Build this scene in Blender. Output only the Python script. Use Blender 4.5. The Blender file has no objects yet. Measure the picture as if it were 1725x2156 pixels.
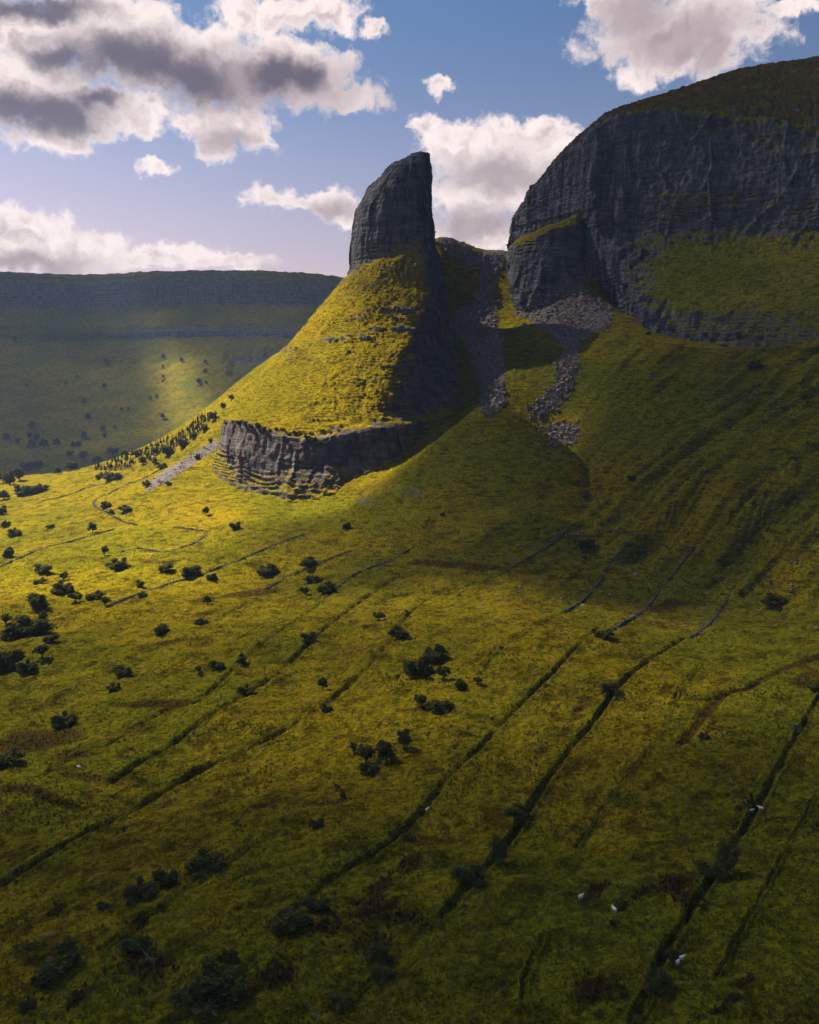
import bpy, math, random
import numpy as np
from mathutils import Vector
rng = np.random.default_rng(7); random.seed(7)
sc = bpy.context.scene
C = sc.collection
R = math.radians

# ------------------------------------------------------------------ camera
H = 120.0                       # drone height above the reference level
PITCH = R(9.0)
F = 1867.0                      # focal length in the units of a 1725 x 2156 frame
W0, H0 = 862.5, 1078.0
cam = bpy.data.cameras.new('camera'); camo = bpy.data.objects.new('camera', cam); C.objects.link(camo)
camo.location = (0, 0, H); camo.rotation_euler = (R(90) - PITCH, 0, 0)
cam.sensor_fit = 'VERTICAL'; cam.sensor_height = 36; cam.lens = 36 * F / 2156; cam.clip_start = 1; cam.clip_end = 20000
sc.camera = camo

# ------------------------------------------------------------------ light
SUN_EL, SUN_AZ = R(43), R(50)   # azimuth left of straight ahead
S = Vector((-math.sin(SUN_AZ) * math.cos(SUN_EL), math.cos(SUN_AZ) * math.cos(SUN_EL), math.sin(SUN_EL)))
SUN_STRENGTH = 5.0
SKY_STRENGTH = 0.05
sc.view_settings.view_transform = 'Standard'; sc.view_settings.look = 'None'
sc.view_settings.gamma = 1; sc.view_settings.use_curve_mapping = False
sc.view_settings.exposure = 1.95
sl = bpy.data.lights.new('sun', 'SUN'); sl.energy = SUN_STRENGTH; sl.angle = R(0.5); sl.color = (1.0, 0.90, 0.74)
so = bpy.data.objects.new('sun', sl); C.objects.link(so)
so.rotation_euler = S.to_track_quat('Z', 'Y').to_euler(); so.location = (-600, 600, 900)
sc.cycles.use_denoising = True
sc.cycles.max_bounces = 5; sc.cycles.diffuse_bounces = 2; sc.cycles.glossy_bounces = 1
sc.cycles.transparent_max_bounces = 8; sc.cycles.volume_bounces = 0
sc.cycles.sample_clamp_indirect = 4

# ------------------------------------------------------------------ node helpers
class NT:
    def __init__(s, tree):
        s.t = tree; s.n = tree.nodes; s.l = tree.links
    def node(s, typ, **kw):
        n = s.n.new(typ)
        for k, v in kw.items(): setattr(n, k, v)
        return n
    def put(s, sock, v):
        if isinstance(v, bpy.types.NodeSocket): s.l.new(v, sock)
        elif v is not None: sock.default_value = v
    def math(s, op, a, b=None, c=None, clamp=False):
        n = s.node('ShaderNodeMath', operation=op, use_clamp=clamp)
        for i, v in enumerate((a, b, c)):
            if v is not None: s.put(n.inputs[i], v)
        return n.outputs[0]
    def vec(s, op, a, b=None):
        n = s.node('ShaderNodeVectorMath', operation=op)
        s.put(n.inputs[0], a)
        if b is not None: s.put(n.inputs[1], b)
        return n.outputs['Value'] if op in ('LENGTH', 'DOT_PRODUCT') else n.outputs['Vector']
    def noise(s, vec, scale, detail=4, rough=0.55, dist=0.0, out='Fac'):
        n = s.node('ShaderNodeTexNoise')
        s.put(n.inputs['Vector'], vec); n.inputs['Scale'].default_value = scale
        n.inputs['Detail'].default_value = detail; n.inputs['Roughness'].default_value = rough
        n.inputs['Distortion'].default_value = dist
        return n.outputs[out]
    def smooth(s, x, a, b, lo=0.0, hi=1.0):
        n = s.node('ShaderNodeMapRange', interpolation_type='SMOOTHSTEP')
        s.put(n.inputs['Value'], x)
        for k, v in (('From Min', a), ('From Max', b), ('To Min', lo), ('To Max', hi)): s.put(n.inputs[k], v)
        return n.outputs['Result']
    def mix(s, f, a, b, blend='MIX'):
        n = s.node('ShaderNodeMix', data_type='RGBA', blend_type=blend)
        s.put(n.inputs['Factor'], f)
        for nm, v in (('A', a), ('B', b)):
            sk = [i for i in n.inputs if i.name == nm and i.type == 'RGBA'][0]
            s.put(sk, (*v, 1) if isinstance(v, tuple) and len(v) == 3 else v)
        return [o for o in n.outputs if o.type == 'RGBA'][0]
    def comb(s, x, y, z):
        n = s.node('ShaderNodeCombineXYZ')
        for i, v in enumerate((x, y, z)): s.put(n.inputs[i], v)
        return n.outputs[0]

def pix_dir(px, py):
    u = (px - W0) / F; v = (H0 - py) / F
    return np.array([u, math.cos(PITCH) + v * math.sin(PITCH), -math.sin(PITCH) + v * math.cos(PITCH)])
def azel(px, py):
    d = pix_dir(px, py); d = d / np.linalg.norm(d)
    return math.atan2(d[0], d[1]), math.asin(d[2])

# ------------------------------------------------------------------ world: sky with drifting cumulus
wd = bpy.data.worlds.new('World'); sc.world = wd; wd.use_nodes = True
n = NT(wd.node_tree); n.n.clear()
sky = n.node('ShaderNodeTexSky', sky_type='NISHITA', sun_disc=False)
sky.sun_elevation = SUN_EL; sky.sun_rotation = -SUN_AZ % (2 * math.pi); sky.altitude = 200
sky.air_density = 1.0; sky.dust_density = 1.2; sky.ozone_density = 1.6
tc = n.node('ShaderNodeTexCoord'); sx = n.node('ShaderNodeSeparateXYZ'); n.l.new(tc.outputs['Generated'], sx.inputs[0])
AZ = n.math('ARCTAN2', sx.outputs[0], sx.outputs[1]); EL = n.math('ARCSINE', sx.outputs[2])
pos = n.comb(AZ, EL, 0.0)
# warp the cloud plane so that outlines break up
w1 = n.noise(pos, 11.0, 3, 0.6, out='Color'); w1 = n.vec('MULTIPLY', n.vec('SUBTRACT', w1, (0.5, 0.5, 0.5)), (0.06, 0.04, 0))
w2 = n.noise(pos, 46.0, 3, 0.65, out='Color'); w2 = n.vec('MULTIPLY', n.vec('SUBTRACT', w2, (0.5, 0.5, 0.5)), (0.030, 0.024, 0))
wp = n.vec('ADD', n.vec('ADD', pos, w1), w2)
def blobs(lst, p):
    acc = None
    for (px, py, rx, ry) in lst:
        a, e = azel(px, py)
        d = n.vec('SUBTRACT', p, (a, e, 0))
        d = n.vec('MULTIPLY', d, (F / rx, F / ry, 0))
        v = n.math('SUBTRACT', 1.0, n.vec('LENGTH', d))
        acc = v if acc is None else n.math('SMOOTH_MAX', acc, v, 0.12)
    return acc
CLOUDS = [(60,60,190,95),(220,60,230,110),(390,120,190,95),(520,150,160,75),(650,160,150,70),(735,190,75,40),(600,120,120,70),
          (600,20,190,50),(690,15,100,48),(60,190,170,90),(190,235,130,65),(290,250,75,45),(110,280,120,45),(300,130,210,80),(330,225,40,22),
          (480,255,90,50),(540,285,60,42),(455,300,50,35),(410,250,40,22),(330,341,46,18),(795,66,32,20),
          (570,415,70,27),(690,425,62,36),(720,450,40,30),(640,425,50,18),
          (40,490,110,52),(160,525,130,42),(40,545,190,36),(330,540,150,26),(450,552,140,18),(230,500,60,24),
          (1000,300,150,62),(1110,330,150,75),(1010,400,130,85),(980,480,110,60),(1060,500,140,50),(1140,270,90,30),(900,255,50,22),
          (1370,60,150,85),(1470,40,150,95),(1340,140,75,45),(1520,90,100,62),(1270,0,70,32),(1660,18,60,18),(1420,110,110,50),(925,180,26,20)]
SOFT = [(1420,75,140,50),(1060,365,130,36),(1000,470,110,34),(1110,480,110,26),(60,552,140,20),(1330,20,80,50),(480,290,60,24),(700,440,50,20),(560,170,220,50),(1500,120,60,30)]
DARK = [(270,130,175,62),(400,155,120,50),(150,120,90,30),(100,240,130,48),(30,215,90,40),(200,215,60,30),(590,150,80,40),(650,160,50,28),(90,5,140,28)]
dn = n.noise(wp, 24.0, 6, 0.60)
dn2 = n.noise(pos, 120.0, 4, 0.65)
fb = n.math('ADD', n.math('MULTIPLY', n.math('SUBTRACT', dn, 0.5), 1.9), n.math('MULTIPLY', n.math('SUBTRACT', dn2, 0.5), 0.5))
blob = blobs([(a, b, c * 0.88, d * 0.86) if k < 15 else (a, b, c, d) for k, (a, b, c, d) in enumerate(CLOUDS)], wp)
D = n.math('ADD', blob, fb)
alpha = n.smooth(D, -0.06, 0.44)
dk = n.math('ADD', blobs([(a, b, c * 0.88, d * 0.84) for a, b, c, d in DARK], wp), n.math('MULTIPLY', n.math('SUBTRACT', dn, 0.5), 1.3))
dark = n.math('MULTIPLY', n.smooth(dk, -0.50, 0.75), 0.94)
# self shading of the billows: density a little nearer to the sun
sh = n.smooth(n.math('SUBTRACT', n.noise(n.vec('ADD', wp, (-0.007, 0.012, 0.0)), 24.0, 5, 0.60), dn), -0.10, 0.14)
sh = n.math('MULTIPLY', sh, n.smooth(D, 0.10, 0.9))
CB = 4.9
white = tuple(CB * v for v in (1.14, 0.99, 0.95)); grey = tuple(CB * v for v in (0.56, 0.44, 0.46)); deep = tuple(CB * v for v in (0.150, 0.128, 0.180))
cc = n.mix(n.math('MULTIPLY', sh, 0.75), white, grey)
soft = n.smooth(n.math('ADD', blobs(SOFT, wp), n.math('MULTIPLY', n.math('SUBTRACT', dn, 0.5), 1.2)), -0.6, 0.7)
cc = n.mix(n.math('MULTIPLY', soft, 0.8), cc, tuple(CB * v for v in (0.42, 0.335, 0.37)))
cc = n.mix(dark, cc, deep)
elf = n.smooth(EL, 0.0, 0.42)
tint = n.mix(elf, (0.74, 0.46, 0.44), (0.255, 0.345, 0.43))
base = n.mix(1.0, sky.outputs[0], tint, 'MULTIPLY')
tot = n.mix(n.math('MULTIPLY', alpha, 0.98), base, cc)
bg = n.node('ShaderNodeBackground'); n.l.new(tot, bg.inputs['Color']); bg.inputs['Strength'].default_value = SKY_STRENGTH
# unseen rest of the sky: cumulus thinned out to lower the ambient light
an = n.smooth(n.noise(tc.outputs['Generated'], 4.2, 4, 0.6), 0.56, 0.72)
ct = n.mix(n.smooth(n.noise(tc.outputs['Generated'], 3.0, 2, 0.5), 0.35, 0.65), grey, white)
base2 = n.mix(1.0, sky.outputs[0], tint, 'MULTIPLY')
bg2 = n.node('ShaderNodeBackground'); n.l.new(n.mix(an, base2, ct), bg2.inputs['Color']); bg2.inputs['Strength'].default_value = SKY_STRENGTH
inside = n.math('MULTIPLY', n.math('LESS_THAN', n.math('ABSOLUTE', AZ), 0.62), n.math('LESS_THAN', EL, 0.44))
mxs = n.node('ShaderNodeMixShader'); n.l.new(inside, mxs.inputs[0]); n.l.new(bg2.outputs[0], mxs.inputs[1]); n.l.new(bg.outputs[0], mxs.inputs[2])
wo = n.node('ShaderNodeOutputWorld'); n.l.new(mxs.outputs[0], wo.inputs['Surface'])
wd.cycles.sampling_method = 'MANUAL'; wd.cycles.sample_map_resolution = 256

# ------------------------------------------------------------------ numpy noise
_perm = np.random.default_rng(3).permutation(256).astype(np.int32); _perm = np.concatenate([_perm, _perm, _perm])
_g = np.random.default_rng(5).normal(size=(256, 3)).astype(np.float32); _g /= np.linalg.norm(_g, axis=1)[:, None]
def pn(x, y, z):
    if np.ndim(z) == 0: return pn2(x, y, z)
    x, y, z = np.broadcast_arrays(np.asarray(x, np.float32), np.asarray(y, np.float32), np.asarray(z, np.float32))
    xi = np.floor(x).astype(np.int32); yi = np.floor(y).astype(np.int32); zi = np.floor(z).astype(np.int32)
    fx, fy, fz = x - xi, y - yi, z - zi
    u, v, w = (t * t * t * (t * (t * 6 - 15) + 10) for t in (fx, fy, fz))
    xi &= 255; yi &= 255; zi &= 255
    out = 0
    for dx in (0, 1):
        for dy in (0, 1):
            for dz in (0, 1):
                h = _perm[_perm[_perm[(xi + dx) & 255] + ((yi + dy) & 255)] + ((zi + dz) & 255)]
                g = _g[h]
                d = g[..., 0] * (fx - dx) + g[..., 1] * (fy - dy) + g[..., 2] * (fz - dz)
                out = out + d * (u if dx else 1 - u) * (v if dy else 1 - v) * (w if dz else 1 - w)
    return out * 1.5
def pn2(x, y, seed):
    x, y = np.broadcast_arrays(np.asarray(x, np.float32), np.asarray(y, np.float32)); seed = int(abs(seed) * 37.7) & 255
    xi = np.floor(x).astype(np.int32); yi = np.floor(y).astype(np.int32); fx, fy = x - xi, y - yi
    u, v = (t * t * t * (t * (t * 6 - 15) + 10) for t in (fx, fy))
    xi &= 255; yi &= 255; out = 0
    for dx in (0, 1):
        for dy in (0, 1):
            h = _perm[_perm[_perm[(xi + dx) & 255] + ((yi + dy) & 255)] + seed]; t = h.astype(np.float32) * 0.02454369
            out = out + (np.cos(t) * (fx - dx) + np.sin(t) * (fy - dy)) * (u if dx else 1 - u) * (v if dy else 1 - v)
    return out * 1.4
def fbm(x, y, z, oct=4, gain=0.5, ridged=False):
    a, s, tot = 1.0, 0.0, 0.0
    for i in range(oct):
        v = pn2(x, y, z) if np.ndim(z) == 0 else pn(x, y, z)
        if ridged: v = 1 - 2 * np.abs(v)
        s = s + a * v; tot += a; a *= gain
        x, y, z = x * 2.03 + 11.3, y * 2.03 + 5.7, z * 2.03 + 3.1
    return s / tot
def sstep(x, a, b):
    t = np.clip((x - a) / (b - a), 0, 1); return t * t * (3 - 2 * t)

def P(px, py, Y):
    d = pix_dir(px, py); k = Y / d[1]
    return np.array([d[0] * k, Y, H + d[2] * k])
def project(x, y, z):
    z = z - H
    c, s = math.cos(PITCH), math.sin(PITCH)
    fwd = y * c - z * s; up = y * s + z * c
    return W0 + F * x / fwd, H0 - F * up / fwd
def in_poly(px, py, poly):
    ins = np.zeros(px.shape, bool); m = len(poly)
    for i in range(m):
        (x0, y0), (x1, y1) = poly[i], poly[(i + 1) % m]
        if y0 == y1: continue
        ins ^= ((y0 > py) != (y1 > py)) & (px < (x1 - x0) * (py - y0) / (y1 - y0) + x0)
    return ins

# ------------------------------------------------------------------ object helpers
def tag(o, label=None, cat=None, group=None, kind=None):
    for k, v in (('label', label), ('category', cat), ('group', group), ('kind', kind)):
        if v: o[k] = v
    return o
def mesh_obj(name, V, Fc, mat, parent=None, attrs=None, smooth=True):
    me = bpy.data.meshes.new(name)
    V = np.asarray(V, np.float32); Fc = np.asarray(Fc, np.int32); k = Fc.shape[1]
    me.vertices.add(len(V)); me.vertices.foreach_set('co', V.ravel())
    me.loops.add(Fc.size); me.loops.foreach_set('vertex_index', Fc.ravel())
    me.polygons.add(len(Fc)); me.polygons.foreach_set('loop_start', np.arange(0, Fc.size, k, dtype=np.int32))
    me.update(calc_edges=True); me.validate()
    me.polygons.foreach_set('use_smooth', np.full(len(me.polygons), smooth))
    for nm, a in (attrs or {}).items():
        at = me.attributes.new(nm, 'FLOAT', 'POINT'); at.data.foreach_set('value', np.asarray(a, np.float32).ravel())
    if mat: me.materials.append(mat)
    o = bpy.data.objects.new(name, me); C.objects.link(o)
    if parent: o.parent = parent
    return o
def grid_faces(nr, nc, closed=False):
    i = np.arange(nr - 1)[:, None]; j = np.arange(nc if closed else nc - 1)[None, :]
    j2 = (j + 1) % nc
    return np.stack([i * nc + j, i * nc + j2, (i + 1) * nc + j2, (i + 1) * nc + j], -1).reshape(-1, 4)
def empty(name, loc=(0, 0, 0)):
    o = bpy.data.objects.new(name, None); C.objects.link(o); o.location = loc; o.empty_display_size = 0.5
    return o

# ------------------------------------------------------------------ materials
def land_material(name, far=False):
    m = bpy.data.materials.new(name); m.use_nodes = True; q = NT(m.node_tree); q.n.clear()
    geo = q.node('ShaderNodeNewGeometry'); pos = geo.outputs['Position']
    def att(nm): return q.node('ShaderNodeAttribute', attribute_name=nm).outputs['Fac']
    rock, scree, brown, lush, straw, warm = att('rock'), att('scree'), att('brown'), att('lush'), att('straw'), att('warm')
    nb = q.noise(pos, 0.012, 2, 0.55); nm_ = q.noise(pos, 0.09, 4, 0.62); nf = q.noise(pos, 0.7, 4, 0.65); nt = q.noise(pos, 2.6, 2, 0.6)
    # grass: olive, yellow and green tufts
    yel = (0.252, 0.204, 0.0070); grn = (0.150, 0.152, 0.0065); brn = (0.125, 0.088, 0.0090)
    g = q.mix(q.smooth(q.math('ADD', nb, q.math('MULTIPLY', q.math('SUBTRACT', nm_, 0.5), 0.5)), 0.42, 0.60), yel, grn)
    g = q.mix(q.smooth(nm_, 0.46, 0.66), g, (0.175, 0.158, 0.007))
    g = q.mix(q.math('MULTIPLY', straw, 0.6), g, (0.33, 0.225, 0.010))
    g = q.mix(q.math('MULTIPLY', q.smooth(q.noise(pos, 0.035, 4, 0.65, 0.4), 0.52, 0.70), 0.55), g, brn)
    g = q.mix(q.math('MULTIPLY', lush, 0.75), g, (0.100, 0.138, 0.008))
    tuft = q.math('ADD', q.math('MULTIPLY', nf, 0.6), q.math('MULTIPLY', nt, 0.4))
    g = q.mix(q.smooth(tuft, 0.34, 0.64), q.mix(1.0, g, (0.42, 0.39, 0.5), 'MULTIPLY'), q.mix(1.0, g, (1.42, 1.34, 1.1), 'MULTIPLY'))
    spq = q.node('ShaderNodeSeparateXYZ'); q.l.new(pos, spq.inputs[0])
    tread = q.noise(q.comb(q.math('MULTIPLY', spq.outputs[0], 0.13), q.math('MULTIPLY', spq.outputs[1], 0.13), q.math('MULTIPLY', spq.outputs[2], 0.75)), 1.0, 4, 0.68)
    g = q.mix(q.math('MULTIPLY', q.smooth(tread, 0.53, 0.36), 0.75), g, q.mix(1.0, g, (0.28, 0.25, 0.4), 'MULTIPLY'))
    # bracken, rushes, bare peat, and shade painted along the ditches
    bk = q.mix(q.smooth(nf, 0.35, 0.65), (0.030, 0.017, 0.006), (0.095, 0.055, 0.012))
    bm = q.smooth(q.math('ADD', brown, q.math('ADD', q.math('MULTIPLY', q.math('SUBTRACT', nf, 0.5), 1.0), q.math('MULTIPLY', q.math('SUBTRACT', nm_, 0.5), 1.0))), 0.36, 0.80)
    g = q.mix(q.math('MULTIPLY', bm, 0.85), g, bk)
    # limestone: bedded bands, dark vertical streaks painting in joint shade, lichen
    sp = q.node('ShaderNodeSeparateXYZ'); q.l.new(pos, sp.inputs[0])
    X, Y, Z = sp.outputs
    strata = q.noise(q.comb(q.math('MULTIPLY', X, 0.05), q.math('MULTIPLY', Y, 0.05), q.math('MULTIPLY', Z, 0.42)), 1.0, 4, 0.7)
    streak = q.noise(q.comb(q.math('MULTIPLY', X, 0.16), q.math('MULTIPLY', Y, 0.16), q.math('MULTIPLY', Z, 0.022)), 1.0, 4, 0.65)
    rk = q.mix(q.smooth(strata, 0.34, 0.66), (0.085, 0.092, 0.110), (0.185, 0.188, 0.205))
    rk = q.mix(q.smooth(streak, 0.40, 0.66), rk, (0.055, 0.058, 0.070))
    rk = q.mix(q.math('MULTIPLY', q.smooth(nm_, 0.54, 0.72), 0.6), rk, (0.185, 0.158, 0.130))
    rk = q.mix(q.math('MULTIPLY', warm, 0.75), rk, q.mix(1.0, rk, (1.05, 0.85, 0.68), 'MULTIPLY'))
    # grass keeps to the ledges
    sn = q.node('ShaderNodeSeparateXYZ'); q.l.new(geo.outputs['Normal'], sn.inputs[0])
    ledge = q.smooth(q.math('ADD', sn.outputs[2], q.math('MULTIPLY', q.math('SUBTRACT', nf, 0.5), 0.9)), 0.40, 0.66)
    rm = q.math('ADD', rock, q.math('ADD', q.math('MULTIPLY', q.math('SUBTRACT', nm_, 0.5), 0.9), q.math('MULTIPLY', q.math('SUBTRACT', nf, 0.5), 0.5)))
    rm = q.math('SUBTRACT', rm, q.math('MULTIPLY', ledge, 0.36))
    rmask = q.smooth(rm, 0.34, 0.56)
    steep = q.math('MULTIPLY', q.smooth(q.math('ADD', sn.outputs[2], q.math('MULTIPLY', q.math('SUBTRACT', nf, 0.5), 0.5)), 0.44, 0.24), 0.7)
    rmask = q.math('MAXIMUM', rmask, steep)
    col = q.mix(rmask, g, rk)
    # scree
    vor = q.node('ShaderNodeTexVoronoi'); q.l.new(pos, vor.inputs['Vector']); vor.inputs['Scale'].default_value = 0.55
    sv = q.mix(0.8, (0.26, 0.225, 0.22), vor.outputs['Color'], 'MULTIPLY')
    sv = q.mix(0.5, (0.185, 0.150, 0.140), sv)
    sm = q.smooth(q.math('ADD', scree, q.math('ADD', q.math('MULTIPLY', q.math('SUBTRACT', nm_, 0.5), 1.5), q.math('MULTIPLY', q.math('SUBTRACT', nf, 0.5), 0.8))), 0.40, 0.70)
    col = q.mix(sm, col, sv)
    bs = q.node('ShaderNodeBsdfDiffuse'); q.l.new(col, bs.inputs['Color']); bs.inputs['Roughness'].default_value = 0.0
    # relief: tussocks on grass, cracks on rock
    bh = q.math('ADD', q.math('MULTIPLY', tread, 2.2), q.math('ADD', q.math('MULTIPLY', nf, 1.5), q.math('MULTIPLY', nt, 0.7)))
    rh = q.math('ADD', q.math('MULTIPLY', strata, 3.0), q.math('ADD', q.math('MULTIPLY', streak, 2.2), q.math('MULTIPLY', nf, 2.0)))
    mixh = q.node('ShaderNodeMix', data_type='FLOAT'); q.put(mixh.inputs[0], q.math('MAXIMUM', rock, scree)); q.put(mixh.inputs[2], bh); q.put(mixh.inputs[3], rh)
    bp = q.node('ShaderNodeBump'); bp.inputs['Strength'].default_value = 1.0; bp.inputs['Distance'].default_value = 1.6
    q.l.new(mixh.outputs[0], bp.inputs['Height']); q.l.new(bp.outputs[0], bs.inputs['Normal'])
    out = q.node('ShaderNodeOutputMaterial'); q.l.new(bs.outputs[0], out.inputs['Surface'])
    return m
LAND = land_material('grass_and_limestone')

def simple_mat(name, cols, scale, rough=0.9, bump=0.0, trans=0.0, objrand=0.0):
    m = bpy.data.materials.new(name); m.use_nodes = True; q = NT(m.node_tree); q.n.clear()
    geo = q.node('ShaderNodeNewGeometry')
    nz = q.noise(geo.outputs['Position'], scale, 5, 0.65)
    c = q.mix(q.smooth(nz, 0.33, 0.67), cols[0], cols[1])
    if objrand:
        oi = q.node('ShaderNodeObjectInfo')
        c = q.mix(q.math('MULTIPLY', oi.outputs['Random'], objrand), c, cols[2])
    bs = q.node('ShaderNodeBsdfPrincipled'); q.l.new(c, bs.inputs['Base Color'])
    bs.inputs['Roughness'].default_value = rough; bs.inputs['Specular IOR Level'].default_value = 0.04
    if bump:
        bp = q.node('ShaderNodeBump'); bp.inputs['Distance'].default_value = bump; q.l.new(nz, bp.inputs['Height']); q.l.new(bp.outputs[0], bs.inputs['Normal'])
    sh = bs.outputs[0]
    if trans:
        tr = q.node('ShaderNodeBsdfTranslucent'); q.l.new(c, tr.inputs[0])
        mx = q.node('ShaderNodeMixShader'); mx.inputs[0].default_value = trans
        q.l.new(sh, mx.inputs[1]); q.l.new(tr.outputs[0], mx.inputs[2]); sh = mx.outputs[0]
    out = q.node('ShaderNodeOutputMaterial'); q.l.new(sh, out.inputs['Surface'])
    return m
STONE = simple_mat('field_stone', [(0.045, 0.038, 0.030), (0.165, 0.140, 0.112)], 1.1, 0.92, 0.05)
SCREE = simple_mat('scree_stone', [(0.095, 0.079, 0.070), (0.27, 0.222, 0.195)], 0.35, 0.92, 0.1)
LEAF = simple_mat('hawthorn_leaf', [(0.026, 0.036, 0.012), (0.095, 0.110, 0.020), (0.105, 0.095, 0.024)], 0.6, 0.85, 0, 0.25, 0.7)
CONIF = simple_mat('spruce_needle', [(0.012, 0.020, 0.010), (0.030, 0.042, 0.014), (0.02, 0.03, 0.012)], 0.5, 0.85, 0, 0.1, 0.5)
BARK = simple_mat('grey_bark', [(0.05, 0.042, 0.034), (0.11, 0.095, 0.08)], 3.0, 0.9, 0.02)
DEADWOOD = simple_mat('bleached_wood', [(0.09, 0.08, 0.075), (0.18, 0.165, 0.15)], 3.0, 0.85, 0.02)
WOOL = simple_mat('sheep_wool', [(0.55, 0.50, 0.42), (0.80, 0.76, 0.68)], 5.0, 0.95, 0.02)
FACE = simple_mat('sheep_face', [(0.05, 0.04, 0.035), (0.12, 0.10, 0.09)], 9.0, 0.9)
POST = simple_mat('weathered_post', [(0.20, 0.18, 0.15), (0.36, 0.33, 0.29)], 4.0, 0.9)
FERN = simple_mat('bracken_frond', [(0.035, 0.017, 0.007), (0.105, 0.050, 0.014)], 0.9, 0.9, 0, 0.15)
RUSH = simple_mat('rush_blade', [(0.030, 0.026, 0.006), (0.085, 0.070, 0.010)], 0.7, 0.9, 0, 0.15)
TUSS = simple_mat('tussock_blade', [(0.085, 0.080, 0.004), (0.23, 0.175, 0.006)], 0.25, 0.9, 0, 0.2)

# ------------------------------------------------------------------ ground: control points -> smooth heights
CP = []
def gz(px, py, z):
    d = pix_dir(px, py); CP.append(P(px, py, z * d[1] / d[2]))
def gy(px, py, Y): CP.append(P(px, py, Y))
def gw(x, y, z): CP.append(np.array([x, y, z + H]))
for a in [(0,2156,-88),(862,2156,-80),(1725,2156,-74),(0,1760,-96),(430,1760,-91),(862,1760,-86),(1300,1760,-81),(1725,1760,-76),
          (0,1500,-102),(430,1500,-96),(862,1500,-90),(1300,1500,-84),(1725,1500,-80),(0,1300,-108),(430,1300,-100),(862,1300,-93),
          (1300,1300,-87),(1725,1300,-84),(0,1180,-112),(400,1180,-101),(862,1180,-93),(1150,1180,-88),(200,1100,-106),(0,1100,-114),(640,1140,-95)]: gz(*a)
for a in [(1725,1240,345),(1400,1150,432),(1200,1125,470),(1560,1190,390),(1725,1130,373),(1725,1000,416),(1725,850,477),(1725,712,553),
          (1560,1050,415),(1560,900,490),(1560,735,612),(1400,1080,447),(1400,950,505),(1390,775,610),(1250,1000,530),(1250,1090,472),
          (1050,1010,575),(900,975,610),(860,1030,562),(1210,1040,524),(1262,1137,452),(1235,1110,470),(1050,1085,490),(1000,1100,457),(900,1080,475),(1130,1080,467),
          (1100,900,660),(1030,890,665),(1150,930,650),(1180,930,642),(1230,945,605),(1200,800,672),(1330,760,650),(1250,700,730),(1150,720,745),(1300,660,742),(1250,550,850),(1150,640,830),
          (1045,790,705),(1040,700,772),(1020,600,872),(1000,533,950),(1040,527,950),(930,495,905),(968,640,850),(1005,720,795),(995,850,712),
          (930,905,655),(830,965,618),(770,1010,596),(720,1050,586),(640,1072,582),(520,1035,640),(450,962,742),(470,1000,690),(560,1075,575),
          (320,1030,665),(400,985,700),(200,1050,730),(500,1100,548),(100,1012,860),(0,1040,820),(300,1000,760),
          (450,872,950),(520,800,940),(400,907,960),(330,955,1010),(400,1060,625)]: gy(*a)
for a in [(66,1060,85),(60,1180,30),(-40,980,60),(-60,900,60),(0,850,80),(-40,800,50),(-90,760,0),(-150,1150,-110),(-300,1150,-128),(-600,1200,-140),(-900,1200,-140),(100,1400,-20),(-300,1500,-160),(-900,1500,-160),(400,1500,60),
          (250,300,-45),(330,330,0),(260,150,-55),(420,210,30),(400,500,45),(350,700,10),(250,900,40),(600,900,40),(300,620,5),(240,740,15),(330,560,12),(220,800,30),
          (-400,300,-126),(-300,150,-112),(-500,560,-135),(0,40,-78),(60,40,-70),(-60,40,-86),(200,60,-62),(-200,60,-100),(-560,800,-138)]: gw(*a)
CP = np.array(CP)
def tps_key(x, y): return np.stack([x / y, np.log(y)], -1)
K = tps_key(CP[:, 0], CP[:, 1])
def _phi(r2): return 0.5 * r2 * np.log(r2 + 1e-12)
d2 = ((K[:, None] - K[None]) ** 2).sum(-1); nK = len(K)
A = np.zeros((nK + 3, nK + 3)); A[:nK, :nK] = _phi(d2) + np.eye(nK) * 2e-4
A[:nK, nK] = 1; A[:nK, nK + 1:] = K; A[nK, :nK] = 1; A[nK + 1:, :nK] = K.T
sol = np.linalg.solve(A, np.concatenate([CP[:, 2], np.zeros(3)]))
def tps(x, y):
    k = tps_key(x.ravel(), y.ravel()); out = np.empty(len(k))
    for i in range(0, len(k), 60000):
        b = k[i:i + 60000]
        out[i:i + 60000] = _phi(((b[:, None] - K[None]) ** 2).sum(-1)) @ sol[:nK] + sol[nK] + b @ sol[nK + 1:]
    return out.reshape(x.shape)
UMAX = 0.78; NC, NR = 800, 820; Y0, Y1 = 42.0, 1600.0
gu = np.linspace(-UMAX, UMAX, NC); gl = np.linspace(math.log(Y0), math.log(Y1), NR)
# coarse solve, then bicubic-ish upsample through the smooth surface itself
cu, cl = np.linspace(-UMAX, UMAX, 200), np.linspace(math.log(Y0), math.log(Y1), 220)
CU, CL = np.meshgrid(cu, cl); zc = tps(CU * np.exp(CL), np.exp(CL))
def bilin(Z, u, l, n0, n1):
    fu = np.clip((u + UMAX) / (2 * UMAX) * (n0 - 1), 0, n0 - 1.001); fl = np.clip((l - math.log(Y0)) / (math.log(Y1) - math.log(Y0)) * (n1 - 1), 0, n1 - 1.001)
    i = fu.astype(int); j = fl.astype(int); a = fu - i; b = fl - j
    return Z[j, i] * (1 - a) * (1 - b) + Z[j, i + 1] * a * (1 - b) + Z[j + 1, i] * (1 - a) * b + Z[j + 1, i + 1] * a * b
GU, GL = np.meshgrid(gu, gl); GY = np.exp(GL); GX = GU * GY
GZ = bilin(zc, GU, GL, 200, 220)
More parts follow.
